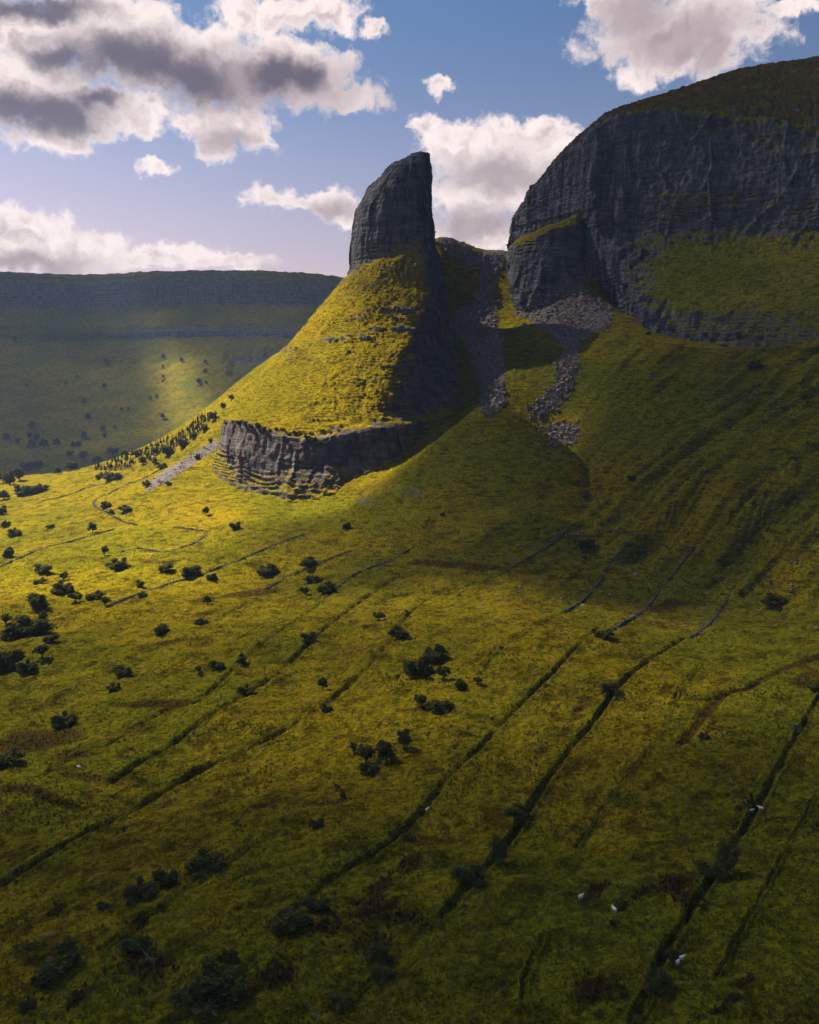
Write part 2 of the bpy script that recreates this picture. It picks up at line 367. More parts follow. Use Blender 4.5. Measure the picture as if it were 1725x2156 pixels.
for _ in range(2):
    GZ[1:-1, 1:-1] = (GZ[1:-1, 1:-1] * 2 + GZ[:-2, 1:-1] + GZ[2:, 1:-1] + GZ[1:-1, :-2] + GZ[1:-1, 2:]) / 6
# the rounded grassy mound in front of the gully
pk = P(1052, 862, 588)
mdx = (GX - pk[0]) / np.where(GX < pk[0], 1.08, 1.0); mdy = (GY - pk[1]) / np.where(GY < pk[1], 1.5, 0.7)
md = np.hypot(mdx, mdy); mound = pk[2] + 1.0 - 0.74 * (np.sqrt(md ** 2 + 9 ** 2) - 9)
mk = 8.0; hmx = np.clip(0.5 + 0.5 * (mound - GZ) / mk, 0, 1); GZ = GZ * (1 - hmx) + mound * hmx + mk * hmx * (1 - hmx) * 0.5
# its lit crest runs on to the left as a low spur
sp0, sp1 = P(1000, 890, 580)[:2], P(770, 1045, 520)[:2]; se = sp1 - sp0
st_ = np.clip(((GX - sp0[0]) * se[0] + (GY - sp0[1]) * se[1]) / (se @ se), 0, 1)
GZ += 7.0 * np.exp(-(np.hypot(GX - sp0[0] - st_ * se[0], GY - sp0[1] - st_ * se[1]) / 13) ** 2) * (1 - st_) ** 0.6
base_z = GZ.copy()
gr = np.gradient(GZ); dYr = np.gradient(GY, axis=0); dXc = np.gradient(GX, axis=1)
slope = np.hypot(gr[1] / dXc, gr[0] / dYr); steepm = sstep(slope, 0.16, 0.42)
ppx, ppy = project(GX, GY, GZ)
# broad humps on the fields and on the valley side
GZ += fbm(GX / 38, GY / 38, 2.9, 2) * 2.6 * sstep(GY, 150, 260) * (1 - sstep(GY, 430, 560))
GZ += fbm(GX / 55, GY / 55, 0.3, 4) * 3.6 * (1 - 0.5 * steepm) * sstep(GY, 60, 160)
# ribs and gullies running down the talus on the right
wc = GX * 0.40 - GY * 0.92
wl = GX * 0.92 + GY * 0.40
ribm = sstep(slope, 0.26, 0.46) * sstep(GX / GY, 0.14, 0.24) * (1 - sstep(GY, 620, 760))
ribs = fbm(wc / 17 + 0.5 * pn(GX / 60, GY / 60, 2.2), wl / 170, 4.4, 3, 0.5, True)
GZ += ribm * (np.clip(ribs - 0.2, -0.3, 1) * 7.0 + 1.5 * fbm(wc / 5.5 + 0.6 * pn(GX / 25, GY / 25, 3.3), wl / 60, 7.1, 2, 0.5, True))
GZ += fbm(GX / 9, GY / 9, 5.2, 3) * 1.1 * sstep(GY, 60, 120)
# smaller rills elsewhere on steep grass
GZ += steepm * (1 - ribm) * fbm(GX / 12, GY / 26, 1.7, 3) * 1.3
# terracettes: contour-following steps trodden by sheep
st = (base_z + 1.5 * fbm(GX / 18, GY / 18, 3.3, 3)) / 2.3
fr = st - np.floor(st)
terr = np.where(fr < 0.7, fr / 0.7, (1 - fr) / 0.3) - 0.5
GZ += steepm * terr * 1.5 * (0.6 + 0.7 * pn(GX / 30, GY / 30, 8.8))
# tussocks
GZ += fbm(GX / 2.6, GY / 2.6, 6.1, 3, 0.6) * 0.5 * (1 - sstep(GY, 500, 900))
def zg(x, y):
    x = np.asarray(x, float); y = np.asarray(y, float)
    return bilin(GZ, x / y, np.log(np.maximum(y, Y0)), NC, NR)
def hit(px, py):
    px = np.atleast_1d(np.asarray(px, float)); py = np.atleast_1d(np.asarray(py, float))
    u = (px - W0) / F; v = (H0 - py) / F
    dy = math.cos(PITCH) + v * math.sin(PITCH); dz = -math.sin(PITCH) + v * math.cos(PITCH)
    Ys = np.exp(np.linspace(math.log(60), math.log(1590), 700))
    k = Ys[:, None] / dy[None]
    zr = H + dz[None] * k; zz = zg(u[None] * k, np.broadcast_to(Ys[:, None], k.shape))
    below = zr <= zz; i = below.argmax(0); ok = below.any(0)
    i = np.clip(i, 1, None); j = np.arange(len(px))
    e0 = (zr - zz)[i - 1, j]; e1 = (zr - zz)[i, j]; t = e0 / (e0 - e1 + 1e-9)
    Yh = Ys[i - 1] + (Ys[i] - Ys[i - 1]) * t; kk = Yh / dy
    return np.stack([u * kk, Yh, H + dz * kk], -1), ok
def resample(pts, step):
    pts = np.asarray(pts, float); d = np.r_[0, np.cumsum(np.linalg.norm(np.diff(pts[:, :2], axis=0), axis=1))]
    s = np.arange(0, d[-1], step)
    return np.stack([np.interp(s, d, pts[:, k]) for k in range(pts.shape[1])], -1)
def dense_pix(line, m=14):
    line = np.asarray(line, float); t = np.linspace(0, len(line) - 1, (len(line) - 1) * m + 1); i = np.clip(t.astype(int), 0, len(line) - 2); f = (t - i)[:, None]
    p0 = line[np.clip(i - 1, 0, None)]; p1 = line[i]; p2 = line[i + 1]; p3 = line[np.clip(i + 2, None, len(line) - 1)]
    return 0.5 * (2 * p1 + (p2 - p0) * f + (2 * p0 - 5 * p1 + 4 * p2 - p3) * f ** 2 + (3 * p1 - 3 * p2 + p3 - p0) * f ** 3)

# ------------------------------------------------------------------ field boundaries: sunken ditches and banks
DITCH = [  # pixel line, half width (m), depth, bank height, brown
 ([(-60,1895),(0,1865),(130,1785),(290,1700),(420,1625),(560,1560),(640,1510),(690,1480),(760,1420),(820,1350),(855,1300),(890,1270),(960,1240),(1020,1225),(1060,1205)],1.5,1.2,0.9,0.55),
 ([(600,1935),(640,1900),(700,1850),(800,1790),(880,1720),(940,1640),(1000,1585),(1060,1520),(1110,1470),(1180,1400),(1230,1345),(1265,1322)],1.5,1.3,0.9,0.5),
 ([(930,1930),(960,1900),(1000,1850),(1060,1790),(1110,1710),(1150,1650),(1200,1580),(1250,1520),(1300,1450),(1340,1410),(1390,1375),(1440,1345)],1.4,1.3,1.0,0.5),
 ([(1330,2156),(1360,2100),(1400,2010),(1450,1930),(1500,1850),(1560,1760),(1600,1690),(1650,1600),(1690,1530),(1725,1470),(1790,1380)],1.3,1.0,0.9,0.45),
 ([(80,1640),(122,1615),(171,1587),(228,1567),(265,1546),(301,1522),(358,1493),(391,1487),(428,1469),(476,1424),(513,1387),(570,1343),(627,1306),(668,1277),(702,1245)],1.3,0.9,0.9,0.45),
 ([(240,1645),(261,1632),(301,1603),(366,1567),(407,1534),(444,1505),(509,1469),(570,1428),(595,1412),(635,1371),(668,1339),(708,1306),(760,1266),(800,1237),(840,1215),(884,1200)],1.5,1.2,0.8,0.55),
 ([(-40,1770),(0,1744),(48,1712),(95,1684)],1.2,1.0,0.6,0.5),
 ([(632,1741),(550,1766),(498,1799),(465,1821),(403,1862),(348,1898),(308,1924),(278,1953),(200,2010)],1.0,0.5,1.1,0.3),
 ([(1150,1960),(1137,1990),(1108,2050),(1100,2090),(1111,2122),(1130,2156)],0.9,0.8,0.5,0.5),
 ([(1437,1563),(1467,1526),(1500,1486),(1532,1457),(1580,1446),(1624,1420),(1664,1402),(1725,1383),(1800,1370)],2.6,1.4,0.3,0.95),
 ([(605,1972),(550,1997),(506,2041)],0.9,0.5,0.7,0.3),([(420,2100),(396,2118),(352,2156),(300,2200)],0.9,0.5,0.8,0.3),
 ([(1188,1288),(1130,1312),(1100,1332),(1056,1358),(1020,1392),(1005,1420)],0.9,0.35,1.2,0.1),
 ([(-30,1262),(0,1245),(33,1229),(61,1212)],1.2,0.8,0.6,0.3),
 ([(120,1470),(180,1430),(240,1400),(300,1375),(350,1360),(410,1330),(470,1300),(520,1270)],1.0,0.6,0.5,0.35),
 ([(150,1540),(220,1492),(290,1450),(360,1410),(420,1370)],0.9,0.5,0.5,0.3),
 ([(910,1075),(893,1120),(872,1150)],1.4,0.6,0.9,0.1),([(1075,1095),(1040,1120),(1000,1150),(970,1172)],1.4,0.6,1.0,0.1),
 ([(700,1730),(745,1750),(800,1765)],0.8,0.6,0.3,0.5),([(265,1632),(300,1648),(335,1655)],0.9,0.7,0.3,0.6),
 ([(1420,1415),(1460,1425),(1500,1425)],0.8,0.6,0.2,0.7),
 ([(0,1500),(60,1460),(120,1415),(190,1375),(250,1350),(330,1310)],0.8,0.4,0.5,0.25),
 ([(-20,1445),(120,1370),(300,1292),(420,1242)],0.6,0.5,0.6,0.2),([(430,1392),(560,1312),(640,1264),(700,1225)],0.6,0.5,0.6,0.2),([(1040,1450),(1000,1515),(940,1585),(880,1640),(830,1670)],0.6,0.4,0.6,0.2),
 ([(200,1800),(330,1735),(430,1690),(520,1640),(600,1612)],0.6,0.5,0.6,0.25),([(1150,1330),(1120,1400),(1070,1460)],0.6,0.4,0.6,0.15),([(1480,1390),(1430,1450),(1390,1540),(1330,1620),(1270,1700),(1210,1790)],0.7,0.6,0.7,0.3),
 ([(1725,1660),(1670,1760),(1610,1870),(1560,1960),(1500,2070)],0.6,0.5,0.6,0.25),([(0,1960),(120,1890),(240,1835),(330,1790)],0.6,0.5,0.6,0.25),([(520,1900),(430,1960),(330,2040),(240,2120)],0.6,0.5,0.7,0.3),([(880,1960),(800,2040),(740,2110)],0.6,0.5,0.7,0.3),
 ([(1580,1340),(1640,1335),(1725,1338)],0.7,0.4,0.6,0.3),([(760,1185),(830,1190),(920,1182),(1010,1195),(1060,1200)],0.9,0.5,0.8,0.4),([(60,1330),(160,1290),(230,1275)],0.6,0.5,0.6,0.3),([(1240,1165),(1200,1215),(1150,1255),(1110,1275)],0.6,0.4,0.5,0.2),
 ([(740,1640),(800,1605),(850,1570),(870,1540)],0.9,0.1,0.5,0.0),
]
brown = np.zeros_like(GZ); lush = np.zeros_like(GZ)
def carve(line, hw, depth, bank, br):
    global GZ
    w, ok = hit(*dense_pix(line, 6).T); w = w[ok]
    if len(w) < 2: return
    hw = hw * (1 + 0.7 * float(sstep(np.array(w[:, 1].mean()), 150.0, 360.0)))
    w = resample(w, 2.5)
    jit = pn(w[:, 0] / 9, w[:, 1] / 9, 7.7)[:, None] * np.array([[0.5, 0.5]])
    pts = w[:, :2] + jit
    lo = pts.min(0) - 8; hi = pts.max(0) + 8
    r0 = np.searchsorted(gl, math.log(max(lo[1], Y0))); r1 = np.searchsorted(gl, math.log(max(hi[1], Y0 + 1)))
    ri, ci = np.where((GX[r0:r1] > lo[0]) & (GX[r0:r1] < hi[0])); sel = (ri + r0, ci); rowY = np.exp(gl)
    gx, gy_ = GX[sel], GY[sel]
    best = np.full(gx.shape, 1e9); side = np.ones(gx.shape)
    for a, b in zip(pts[:-1], pts[1:]):
        e = b - a; L2 = e @ e + 1e-9
        j0, j1 = np.searchsorted(gy_, (a[1] - 9, a[1] + 9)); near = j0 + np.where(np.abs(gx[j0:j1] - a[0]) < 9)[0]
        if not len(near): continue
        rx, ry = gx[near] - a[0], gy_[near] - a[1]
        t = np.clip((rx * e[0] + ry * e[1]) / L2, 0, 1)
        dx, dy = rx - t * e[0], ry - t * e[1]; d = np.hypot(dx, dy)
        s = np.sign(e[0] * ry - e[1] * rx)
        up = d < best[near]
        best[near[up]] = d[up]; side[near[up]] = s[up]
    sd = best * side + 0.35 * pn(gx / 3, gy_ / 3, 9.9)
    vary = np.clip(0.85 + 0.7 * pn(gx / 16, gy_ / 16, 12.2) + 0.4 * pn(gx / 4, gy_ / 4, 2.2), 0.6, 1.25)
    dz = -depth * np.exp(-(sd / hw) ** 4) * vary + bank * np.exp(-((np.abs(sd) - hw * 1.75) / (hw * 0.6)) ** 2) * np.where(sd > 0, 0.9, 0.55) * vary
    GZ[sel] += dz
    brown[sel] = np.maximum(brown[sel], br * 0.95 * np.exp(-(sd / (hw * 1.0)) ** 4))
    lush[sel] = np.maximum(lush[sel], 0.7 * np.exp(-((sd - hw * 2.6) / (hw * 1.5)) ** 2) * (sd > 0))
for a in DITCH: carve(a[0], a[1] * 0.42, a[2] * 0.56, a[3] * 0.95, max(0.62, a[4] * 1.2))  # brown floor keeps each ditch's shaded strip painted dark

# areas of bracken, rushes and heather (pixel ellipses: x, y, rx, ry, tilt degrees, strength)
BROWN = [(862,1820,34,17,-30,1),(800,1868,40,16,-35,.8),(790,1915,60,24,-10,.8),(850,1935,60,22,0,.6),(1250,1873,34,12,-15,1),(1420,1862,40,22,-20,.9),(1350,1880,34,9,-30,1),
 (1450,1890,30,25,0,.55),(1254,2085,55,32,-10,.8),(1569,2067,24,9,-25,1),(1548,2103,18,8,-25,.9),(1515,2126,24,8,-30,.9),(1306,1912,10,10,0,.9),(1290,1945,18,8,-30,.7),
 (117,1918,26,9,-35,.9),(310,2030,60,40,0,.6),(160,2105,34,12,-35,.9),(296,1940,26,12,-30,.6),(586,2052,46,34,-20,.75),(690,1945,44,30,-20,.6),(780,1990,60,28,0,.5),
 (529,1249,80,9,-6,.9),(430,1262,40,6,-10,.8),(440,1290,60,6,-14,.6),(610,1262,40,8,-8,.6),(70,1560,110,26,-10,.8),(150,1590,70,14,-6,.7),(200,1640,90,12,10,.7),(40,1660,60,12,0,.7),(330,1481,110,9,-3,.9),
 (130,1690,60,12,15,.75),(90,1670,50,10,10,.7),(360,1352,50,6,-8,.7),(420,1358,40,6,-5,.6),(980,1192,110,10,4,.8),(900,1185,50,8,2,.7),(1120,1205,40,8,0,.5),(1430,1272,60,16,5,.6),(1390,1282,40,12,0,.5),
 (1345,1372,55,22,0,.55),(1640,1345,90,8,0,.4),(1240,1262,60,14,10,.45),(1310,1420,16,5,-20,.6),(1222,1491,22,7,-25,.8),(1140,1585,26,12,-35,.6),(1700,1430,40,22,-20,.7),(700,1690,50,6,-8,.7),(545,1697,26,6,-5,.8),
 (745,1310,18,7,0,.7),(770,1320,10,7,0,.8),(150,1178,60,6,-4,.5),(210,1178,70,6,8,.6),(330,1183,60,5,4,.7),(240,985,60,7,-2,.8),(170,975,40,5,0,.5),(1600,1210,40,50,0,.35),(1690,1150,60,50,0,.4),(1520,830,30,10,-20,.5),(1400,860,40,18,-20,.5),(1420,770,60,10,0,.5),(1540,850,40,10,-30,.4)]
ppx, ppy = project(GX, GY, GZ)
for (cx, cy, rx, ry, tl, stg) in BROWN:
    c, s = math.cos(R(tl)), math.sin(R(tl)); dx, dy = ppx - cx, ppy - cy
    q = np.hypot((dx * c + dy * s) / rx, (-dx * s + dy * c) / ry)
    brown = np.maximum(brown, stg * sstep(q, 1.35, 0.55))
for (cx, cy, rx, ry, stg) in [(1420,1240,140,60,.7),(1620,1500,110,80,.5),(1330,1180,60,50,.5),(1240,1900,200,90,.6),(1000,1800,140,60,.4),(1320,2000,160,70,.5),(1330,850,80,60,.5),(900,1000,60,40,.3),(1120,1760,80,40,.5),(600,1850,160,60,.4)]:
    q = np.hypot((ppx - cx) / rx, (ppy - cy) / ry); lush = np.maximum(lush, stg * sstep(q, 1.2, 0.4))
SCREE_POLY = [
 [(1000,533),(1068,518),(1056,560),(1036,610),(1048,680),(1062,760),(1062,840),(1050,868),(1015,876),(1012,800),(985,740),(952,690),(960,650),(1000,640),(1012,580)],
 [(1105,642),(1180,600),(1250,545),(1258,570),(1225,610),(1292,650),(1282,690),(1222,712),(1200,760),(1180,722),(1130,684),(1070,652)],
 [(1195,730),(1222,735),(1212,780),(1192,830),(1152,870),(1115,882),(1130,850),(1170,810),(1178,770)],
 [(1140,900),(1222,890),(1212,930),(1170,938)],
 [(452,925),(470,938),(352,1014),(300,1040),(325,1005)],
 [(905,480),(935,490),(1000,528),(1010,560),(980,560),(940,530)]]
straw = np.zeros_like(GZ)
for (cx, cy, rx, ry, stg) in [(905,1228,66,18,1),(1110,1265,70,16,.6),(240,1660,70,26,.7),(470,1510,60,24,.5),(690,1490,70,36,.5),(1120,1620,40,60,.5),(1180,1340,80,24,.6),(300,1740,70,26,.6),(1330,1560,80,60,.4),(560,1620,70,30,.4),(420,1090,120,60,.5),(1640,1230,40,50,.5),(1190,890,40,30,.8),(600,1700,70,16,.5)]:
    q = np.hypot((ppx - cx) / rx, (ppy - cy) / ry); straw = np.maximum(straw, stg * sstep(q + 0.5 * pn(GX / 6, GY / 6, 8.1), 1.1, 0.5))
for (cx, cy, rx, ry, stg) in [(1450,880,260,130,.6),(1250,760,120,90,.5),(1050,980,110,110,.55),(1500,1230,160,90,.4)]:
    q = np.hypot((ppx - cx) / rx, (ppy - cy) / ry); lush = np.maximum(lush, stg * sstep(q, 1.2, 0.4))
scree = np.zeros_like(GZ)
for poly in SCREE_POLY: scree = np.maximum(scree, in_poly(ppx, ppy, poly) * 0.9)
for _ in range(3):
    scree[1:-1, 1:-1] = (scree[1:-1, 1:-1] * 2 + scree[:-2, 1:-1] + scree[2:, 1:-1] + scree[1:-1, :-2] + scree[1:-1, 2:]) / 6
# broken rock showing through the turf
rockg = np.zeros_like(GZ)
for (cx, cy, rx, ry, stg) in [(860,1040,50,18,.75),(775,1062,45,14,.75),(905,1025,24,12,.6),(1340,860,40,22,.6),(1375,800,26,26,.7),(1690,830,16,34,.6),(1660,980,22,30,.6),(1650,1130,60,60,.35),(640,1150,60,12,.4),(560,1180,70,10,.45),(1400,790,40,30,.35)]:
    q = np.hypot((ppx - cx) / rx, (ppy - cy) / ry); rockg = np.maximum(rockg, stg * sstep(q, 1.3, 0.4))
GZ += rockg * fbm(GX / 7, GY / 7, 5.5, 4, 0.6, True) * 4.0
V = np.stack([GX, GY, GZ], -1).reshape(-1, 3)
ground = mesh_obj('ground', V, grid_faces(NR, NC), LAND, attrs=dict(rock=rockg, scree=scree, brown=brown, lush=lush, straw=straw))
tag(ground, kind='structure')

# ------------------------------------------------------------------ lofted crags
def crom(Pk, counts, closed):
    """Catmull-Rom through the second axis of Pk (R,K,D)."""
    K_ = Pk.shape[1]; out = []
    segs = K_ if closed else K_ - 1
    idx = (lambda i: i % K_) if closed else (lambda i: min(max(i, 0), K_ - 1))
    for s in range(segs):
        t = np.linspace(0, 1, counts[s], endpoint=False)[None, :, None]
        p0, p1, p2, p3 = (Pk[:, idx(s + o)][:, None, :] for o in (-1, 0, 1, 2))
        tn = 0.7
        m1 = (p2 - p0) * 0.5 * tn; m2 = (p3 - p1) * 0.5 * tn
        out.append((2 * t ** 3 - 3 * t ** 2 + 1) * p1 + (t ** 3 - 2 * t ** 2 + t) * m1 + (-2 * t ** 3 + 3 * t ** 2) * p2 + (t ** 3 - t ** 2) * m2)
    if not closed: out.append(Pk[:, -1:, :])
    return np.concatenate(out, 1)
def lerp_rows(Q, counts):
    out = []
    for s in range(Q.shape[0] - 1):
        t = np.linspace(0, 1, counts[s], endpoint=False)[:, None, None]
        out.append(Q[s] * (1 - t) + Q[s + 1] * t)
    out.append(Q[-1:]); return np.concatenate(out, 0)
def grid_normals(G, closed):
    if closed: dk = np.roll(G, -1, 1) - np.roll(G, 1, 1)
    else: dk = np.gradient(G, axis=1)
    dt = np.gradient(G, axis=0); nn = np.cross(dt, dk)
    return nn / (np.linalg.norm(nn, axis=2, keepdims=True) + 1e-9)
def loft(name, rails, rock, kc, tc_, closed, smooth=4, flip=1.0, amp=1.0, gul=1.0, gscale=1.0, extra=None, bedamp=0.45, warm=None, moor=0.0, moor_rows=0, green=0.0, gold=0.0):
    rails = np.asarray(rails, float); rock = np.asarray(rock, float)
    Q = np.concatenate([rails, rock[..., None]], -1)
    Q = lerp_rows(crom(Q, kc, closed), tc_)
    for _ in range(smooth):
        Q[1:-1] = (Q[:-2] + 2 * Q[1:-1] + Q[2:]) / 4
    G = Q[..., :3]; rk = np.clip(Q[..., 3], 0, 1)
    nrm = grid_normals(G, closed) * flip
    x, y, z = G[..., 0] / gscale, G[..., 1] / gscale, G[..., 2] / gscale
    rm = sstep(rk + 0.35 * fbm(x / 14, y / 14, z / 14, 3), 0.36, 0.56)
    flute = fbm(x / 9, y / 9, z / 70, 4, 0.55, True)                 # vertical ribs and chimneys
    crack = -np.exp(-((pn(x / 27 + 3, y / 27, z / 160) + 0.05 * pn(x / 6, y / 6, z / 14)) / 0.06) ** 2) * sstep(pn(x / 20, y / 20, z / 45), -0.25, 0.2)   # deep joints
    bed = z / 4.2 + 0.9 * pn(x / 60, y / 60, z / 14); bf = bed - np.floor(bed)
    beds = (sstep(bf, 0.0, 0.25) - sstep(bf, 0.75, 1.0)) * (0.5 + 0.9 * pn(x / 40, y / 40, np.floor(bed) * 0.77))
    big = fbm(x / 34, y / 34, z / 60, 3)
    chunk = fbm(x / 3.2, y / 3.2, z / 3.2, 3, 0.6)
    ci = np.floor((x * 0.8 + y * 0.45) / 6.5 + 0.8 * pn(x / 9, y / 9, z / 25)).astype(np.int32); cz = np.floor(bed * 0.22).astype(np.int32)
    block = _perm[_perm[ci & 255] + (cz & 255)] / 255.0 - 0.5
    ci2 = np.floor((x * 0.8 - y * 0.6) / 2.6 + 0.5 * pn(x / 5, y / 5, z / 9)).astype(np.int32); cz2 = np.floor(bed * 0.7).astype(np.int32)
    block = 1.9 * block + 0.8 * (_perm[_perm[ci2 & 255] + (cz2 & 255)] / 255.0 - 0.5)
    dr = amp * (block + 1.7 * flute + 3.2 * big + 2.6 * crack + bedamp * beds * sstep(pn(x / 45, y / 45, z / 18), -0.3, 0.4) + 0.9 * chunk)
    gully = fbm(x / 10, y / 10, z / 55, 3) + 0.55 * fbm(x / 4.5 + 0.05 * z, y / 4.5, z / 50, 2, 0.5, True)
    stp = (z + 1.2 * fbm(x / 15, y / 15, z / 15, 3)) / 2.0; f2 = stp - np.floor(stp)
    ter = np.where(f2 < 0.7, f2 / 0.7, (1 - f2) / 0.3) - 0.5
    dg = gul * (1.7 * gully + 1.5 * ter * (0.6 + pn(x / 26, y / 26, z / 12)) + 0.6 * fbm(x / 16, y / 16, z / 3.0, 3) + 0.4 * fbm(x / 2.4, y / 2.4, z / 2.4, 2))
    mixed = np.exp(-((rk - 0.62) / 0.14) ** 2)
    stair = z / 3.6 + 0.7 * pn(x / 22, y / 22, z / 9); sf = stair - np.floor(stair)
    disp = (rm * dr + (1 - rm) * dg) * gscale + mixed * gscale * 1.9 * np.where(sf < 0.6, sf / 0.6, (1 - sf) / 0.4) * (0.6 + pn(x / 7, y / 7, z / 7))
    if extra is not None:
        ed, er_ = extra(G); disp = disp + ed; rk = np.clip(rk + er_, 0, 1)
    G = G + nrm * disp[..., None]
    nr, nc = G.shape[:2]
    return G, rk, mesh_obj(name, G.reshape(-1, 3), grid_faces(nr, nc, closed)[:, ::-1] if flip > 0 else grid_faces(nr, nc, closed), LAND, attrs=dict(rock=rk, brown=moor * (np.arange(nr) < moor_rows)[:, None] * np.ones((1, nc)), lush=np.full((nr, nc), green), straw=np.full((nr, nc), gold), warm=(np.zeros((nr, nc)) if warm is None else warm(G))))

# --- the detached pinnacle
ER = [
 [(872,323,835),(878,320,829),(886,318,825),(894,317,824),(901,319,827),(905,326,836)],
 [(822,347,836),(834,346,820),(852,345,808),(878,345,805),(897,347,814),(906,350,838)],
 [(773,396,836),(790,395,814),(818,394,801),(868,392,797),(894,395,808),(906,400,838)],
 [(749,440,836),(768,440,812),(800,438,797),(862,436,792),(893,440,806),(912,450,838)],
 [(738,492,836),(757,488,810),(795,478,794),(866,462,787),(896,465,803),(916,476,838)],
 [(737,566,833),(752,556,806),(800,536,788),(878,506,780),(903,515,799),(922,530,838)],
 [(728,582,832),(745,576,803),(797,556,783),(882,522,776),(908,530,797),(926,548,838)],
 [(690,625,826),(720,625,790),(790,612,762),(908,602,756),(928,600,785),(940,620,838)],
 [(628,700,812),(665,702,765),(750,695,732),(872,685,722),(918,680,752),(954,690,800)],
 [(560,782,790),(600,788,735),(690,785,692),(826,776,680),(905,780,712),(974,780,762)],
 [(492,862,745),(535,882,680),(630,895,645),(790,870,640),(880,865,672),(968,850,718)],
 [(472,882,715),(520,893,658),(640,922,626),(803,902,622),(890,888,655),(968,866,702)],
 [(464,925,712),(508,948,653),(640,975,618),(806,955,616),(885,918,648),(968,885,696)],
 [(455,950,710),(515,995,646),(640,1025,606),(795,992,607),(878,950,638),(968,900,688)],
 [(446,975,706),(522,1035,636),(640,1072,592),(770,1030,597),(870,978,628),(968,918,678)]]
ERr = [[1]*6]*5 + [[.8,.72,.62,.6,1,1]] + [[.46,.42,.34,.45,1,1],[0,0,0,.55,1,1],[0,0.1,.26,.46,1,1],[0,.05,.1,.46,1,1],[0,0,0,.42,.9,.6],
       [.8,.95,.95,.95,.75,.2],[.75,.95,.95,.95,.6,0],[.45,.64,.68,.66,.3,0],[.1,.5,.58,.5,.1,0]]
rails, rocks = [], []
for row, rr in zip(ER, ERr):
    f = [P(*a) for a in row]; cen = (f[0] + f[-1]) / 2
    back = [cen + np.array([-(b - cen)[0] * 0 + (b - cen)[0], -(b - cen)[1] * 0.8 + 4, 0]) for b in f[1:-1]][::-1]
    for b in back: b[2] = cen[2] * 0.5 + b[2] * 0 + 0.5 * np.mean([v[2] for v in f])
    rails.append(f + back); rocks.append(list(rr) + list(rr[1:-1])[::-1])
top = np.mean(rails[0], 0) + np.array([0, 0, 0.5])
rails.insert(0, [top + (p - top) * 0.05 for p in rails[0]]); rocks.insert(0, [1] * 10)
last = rails[-1]; c0 = np.mean(last, 0)
rails.append([np.array([p[0] + (p[0] - c0[0]) * 0.1, p[1] + (p[1] - c0[1]) * 0.1, p[2] - 38]) for p in last]); rocks.append([0.2] * 10)
def ledges(G):
    x, y, z = G[..., 0], G[..., 1], G[..., 2]; px, py = project(x, y, z)
    ed, er_ = 0, 0
    for py0, x0, x1, st0 in [(652, 760, 930, 1.0), (668, 740, 860, .7), (692, 770, 905, .8), (712, 680, 800, 1.0), (735, 560, 640, .8), (752, 600, 700, .7), (770, 800, 880, .6), (800, 700, 800, .5)]:
        m = np.exp(-((py - py0 - 7 * pn(x / 17, y / 17, 3.0) - 3 * pn(x / 5, y / 5, 4.0)) / 5.0) ** 2) * sstep(px, x0 - 20, x0 + 20) * sstep(px, x1 + 20, x1 - 20) * (y < 800) * st0 * sstep(pn(x / 12, y / 12, 6.5), -0.5, 0.1)
        ed = ed - 2.6 * m; er_ = er_ + 0.75 * m
    return ed, er_
GE, rkE, er = loft('rock_pinnacle', rails, rocks, [60, 60, 90, 60, 50, 18, 22, 22, 22, 18], [6, 24, 30, 30, 36, 44, 12, 40, 50, 52, 52, 14, 26, 28, 30, 14], True, smooth=2, flip=-1.0, extra=ledges, amp=0.6, bedamp=1.3, gold=0.4, warm=lambda G: sstep(project(G[..., 0], G[..., 1], G[..., 2])[1], 560.0, 680.0))  # gold: straw tint that also lifts the grass toward sunlit brightness
tag(er, kind='structure')

# --- the cliffed mountain on the right
MK = [ # rails, columns: behind-left, prow, wall, chimney, buttress, mid, right, frame edge
 [(1150,480,1350),(1160,420,1300),(1200,330,1250),(1290,250,1200),(1340,225,1180),(1420,200,1180),(1570,150,1120),(1725,128,1050)],
 [(1110,470,1010),(1079,458,962),(1170,330,905),(1262,246,852),(1312,221,850),(1400,194,850),(1560,142,830),(1725,118,800)],
 [(1108,478,1005),(1077,468,955),(1172,338,893),(1264,262,835),(1310,240,822),(1400,230,806),(1560,252,770),(1725,276,730)],
 [(1106,495,1004),(1074,487,952),(1172,400,889),(1262,350,830),(1312,370,811),(1400,376,786),(1560,385,745),(1725,392,703)],
 [(1106,500,1003),(1073,495,951),(1172,425,888),(1261,400,828),(1312,412,803),(1400,412,776),(1560,405,741),(1725,410,700)],
 [(1105,530,1002),(1070,514,948),(1172,475,885),(1258,470,824),(1308,500,796),(1400,486,768),(1560,488,730),(1725,482,690)],
 [(1105,560,1000),(1066,545,945),(1172,540,880),(1268,545,812),(1330,580,758),(1420,570,722),(1570,570,672),(1725,570,628)],
 [(1105,600,998),(1064,585,940),(1172,590,876),(1290,610,800),(1350,650,720),(1420,652,684),(1565,652,630),(1725,652,582)],
 [(1105,640,996),(1064,625,936),(1172,640,872),(1305,665,790),(1368,720,706),(1425,728,668),(1565,726,618),(1725,708,562)],
 [(1105,700,990),(1064,680,930),(1172,700,866),(1315,730,775),(1375,790,690),(1430,800,650),(1565,800,600),(1725,790,545)]]
MR = [[0]*8,[.1,.2,.25,.1,0,0,0,0],[.9,1,1,1,.78,.55,.6,.62],[1,1,1,1,.95,.9,1,1],[1,1,1,1,.72,.46,.6,.66],[1,1,1,1,.85,.68,.74,.74],[.8,.9,.9,.8,.66,.26,.22,.20],[.8,.8,.8,.75,.8,.42,.40,.40],[.6,.6,.6,.55,.8,.62,.60,.58],[.2,.2,.2,.2,.3,.1,.0,.0]]
rails, rocks = [], []
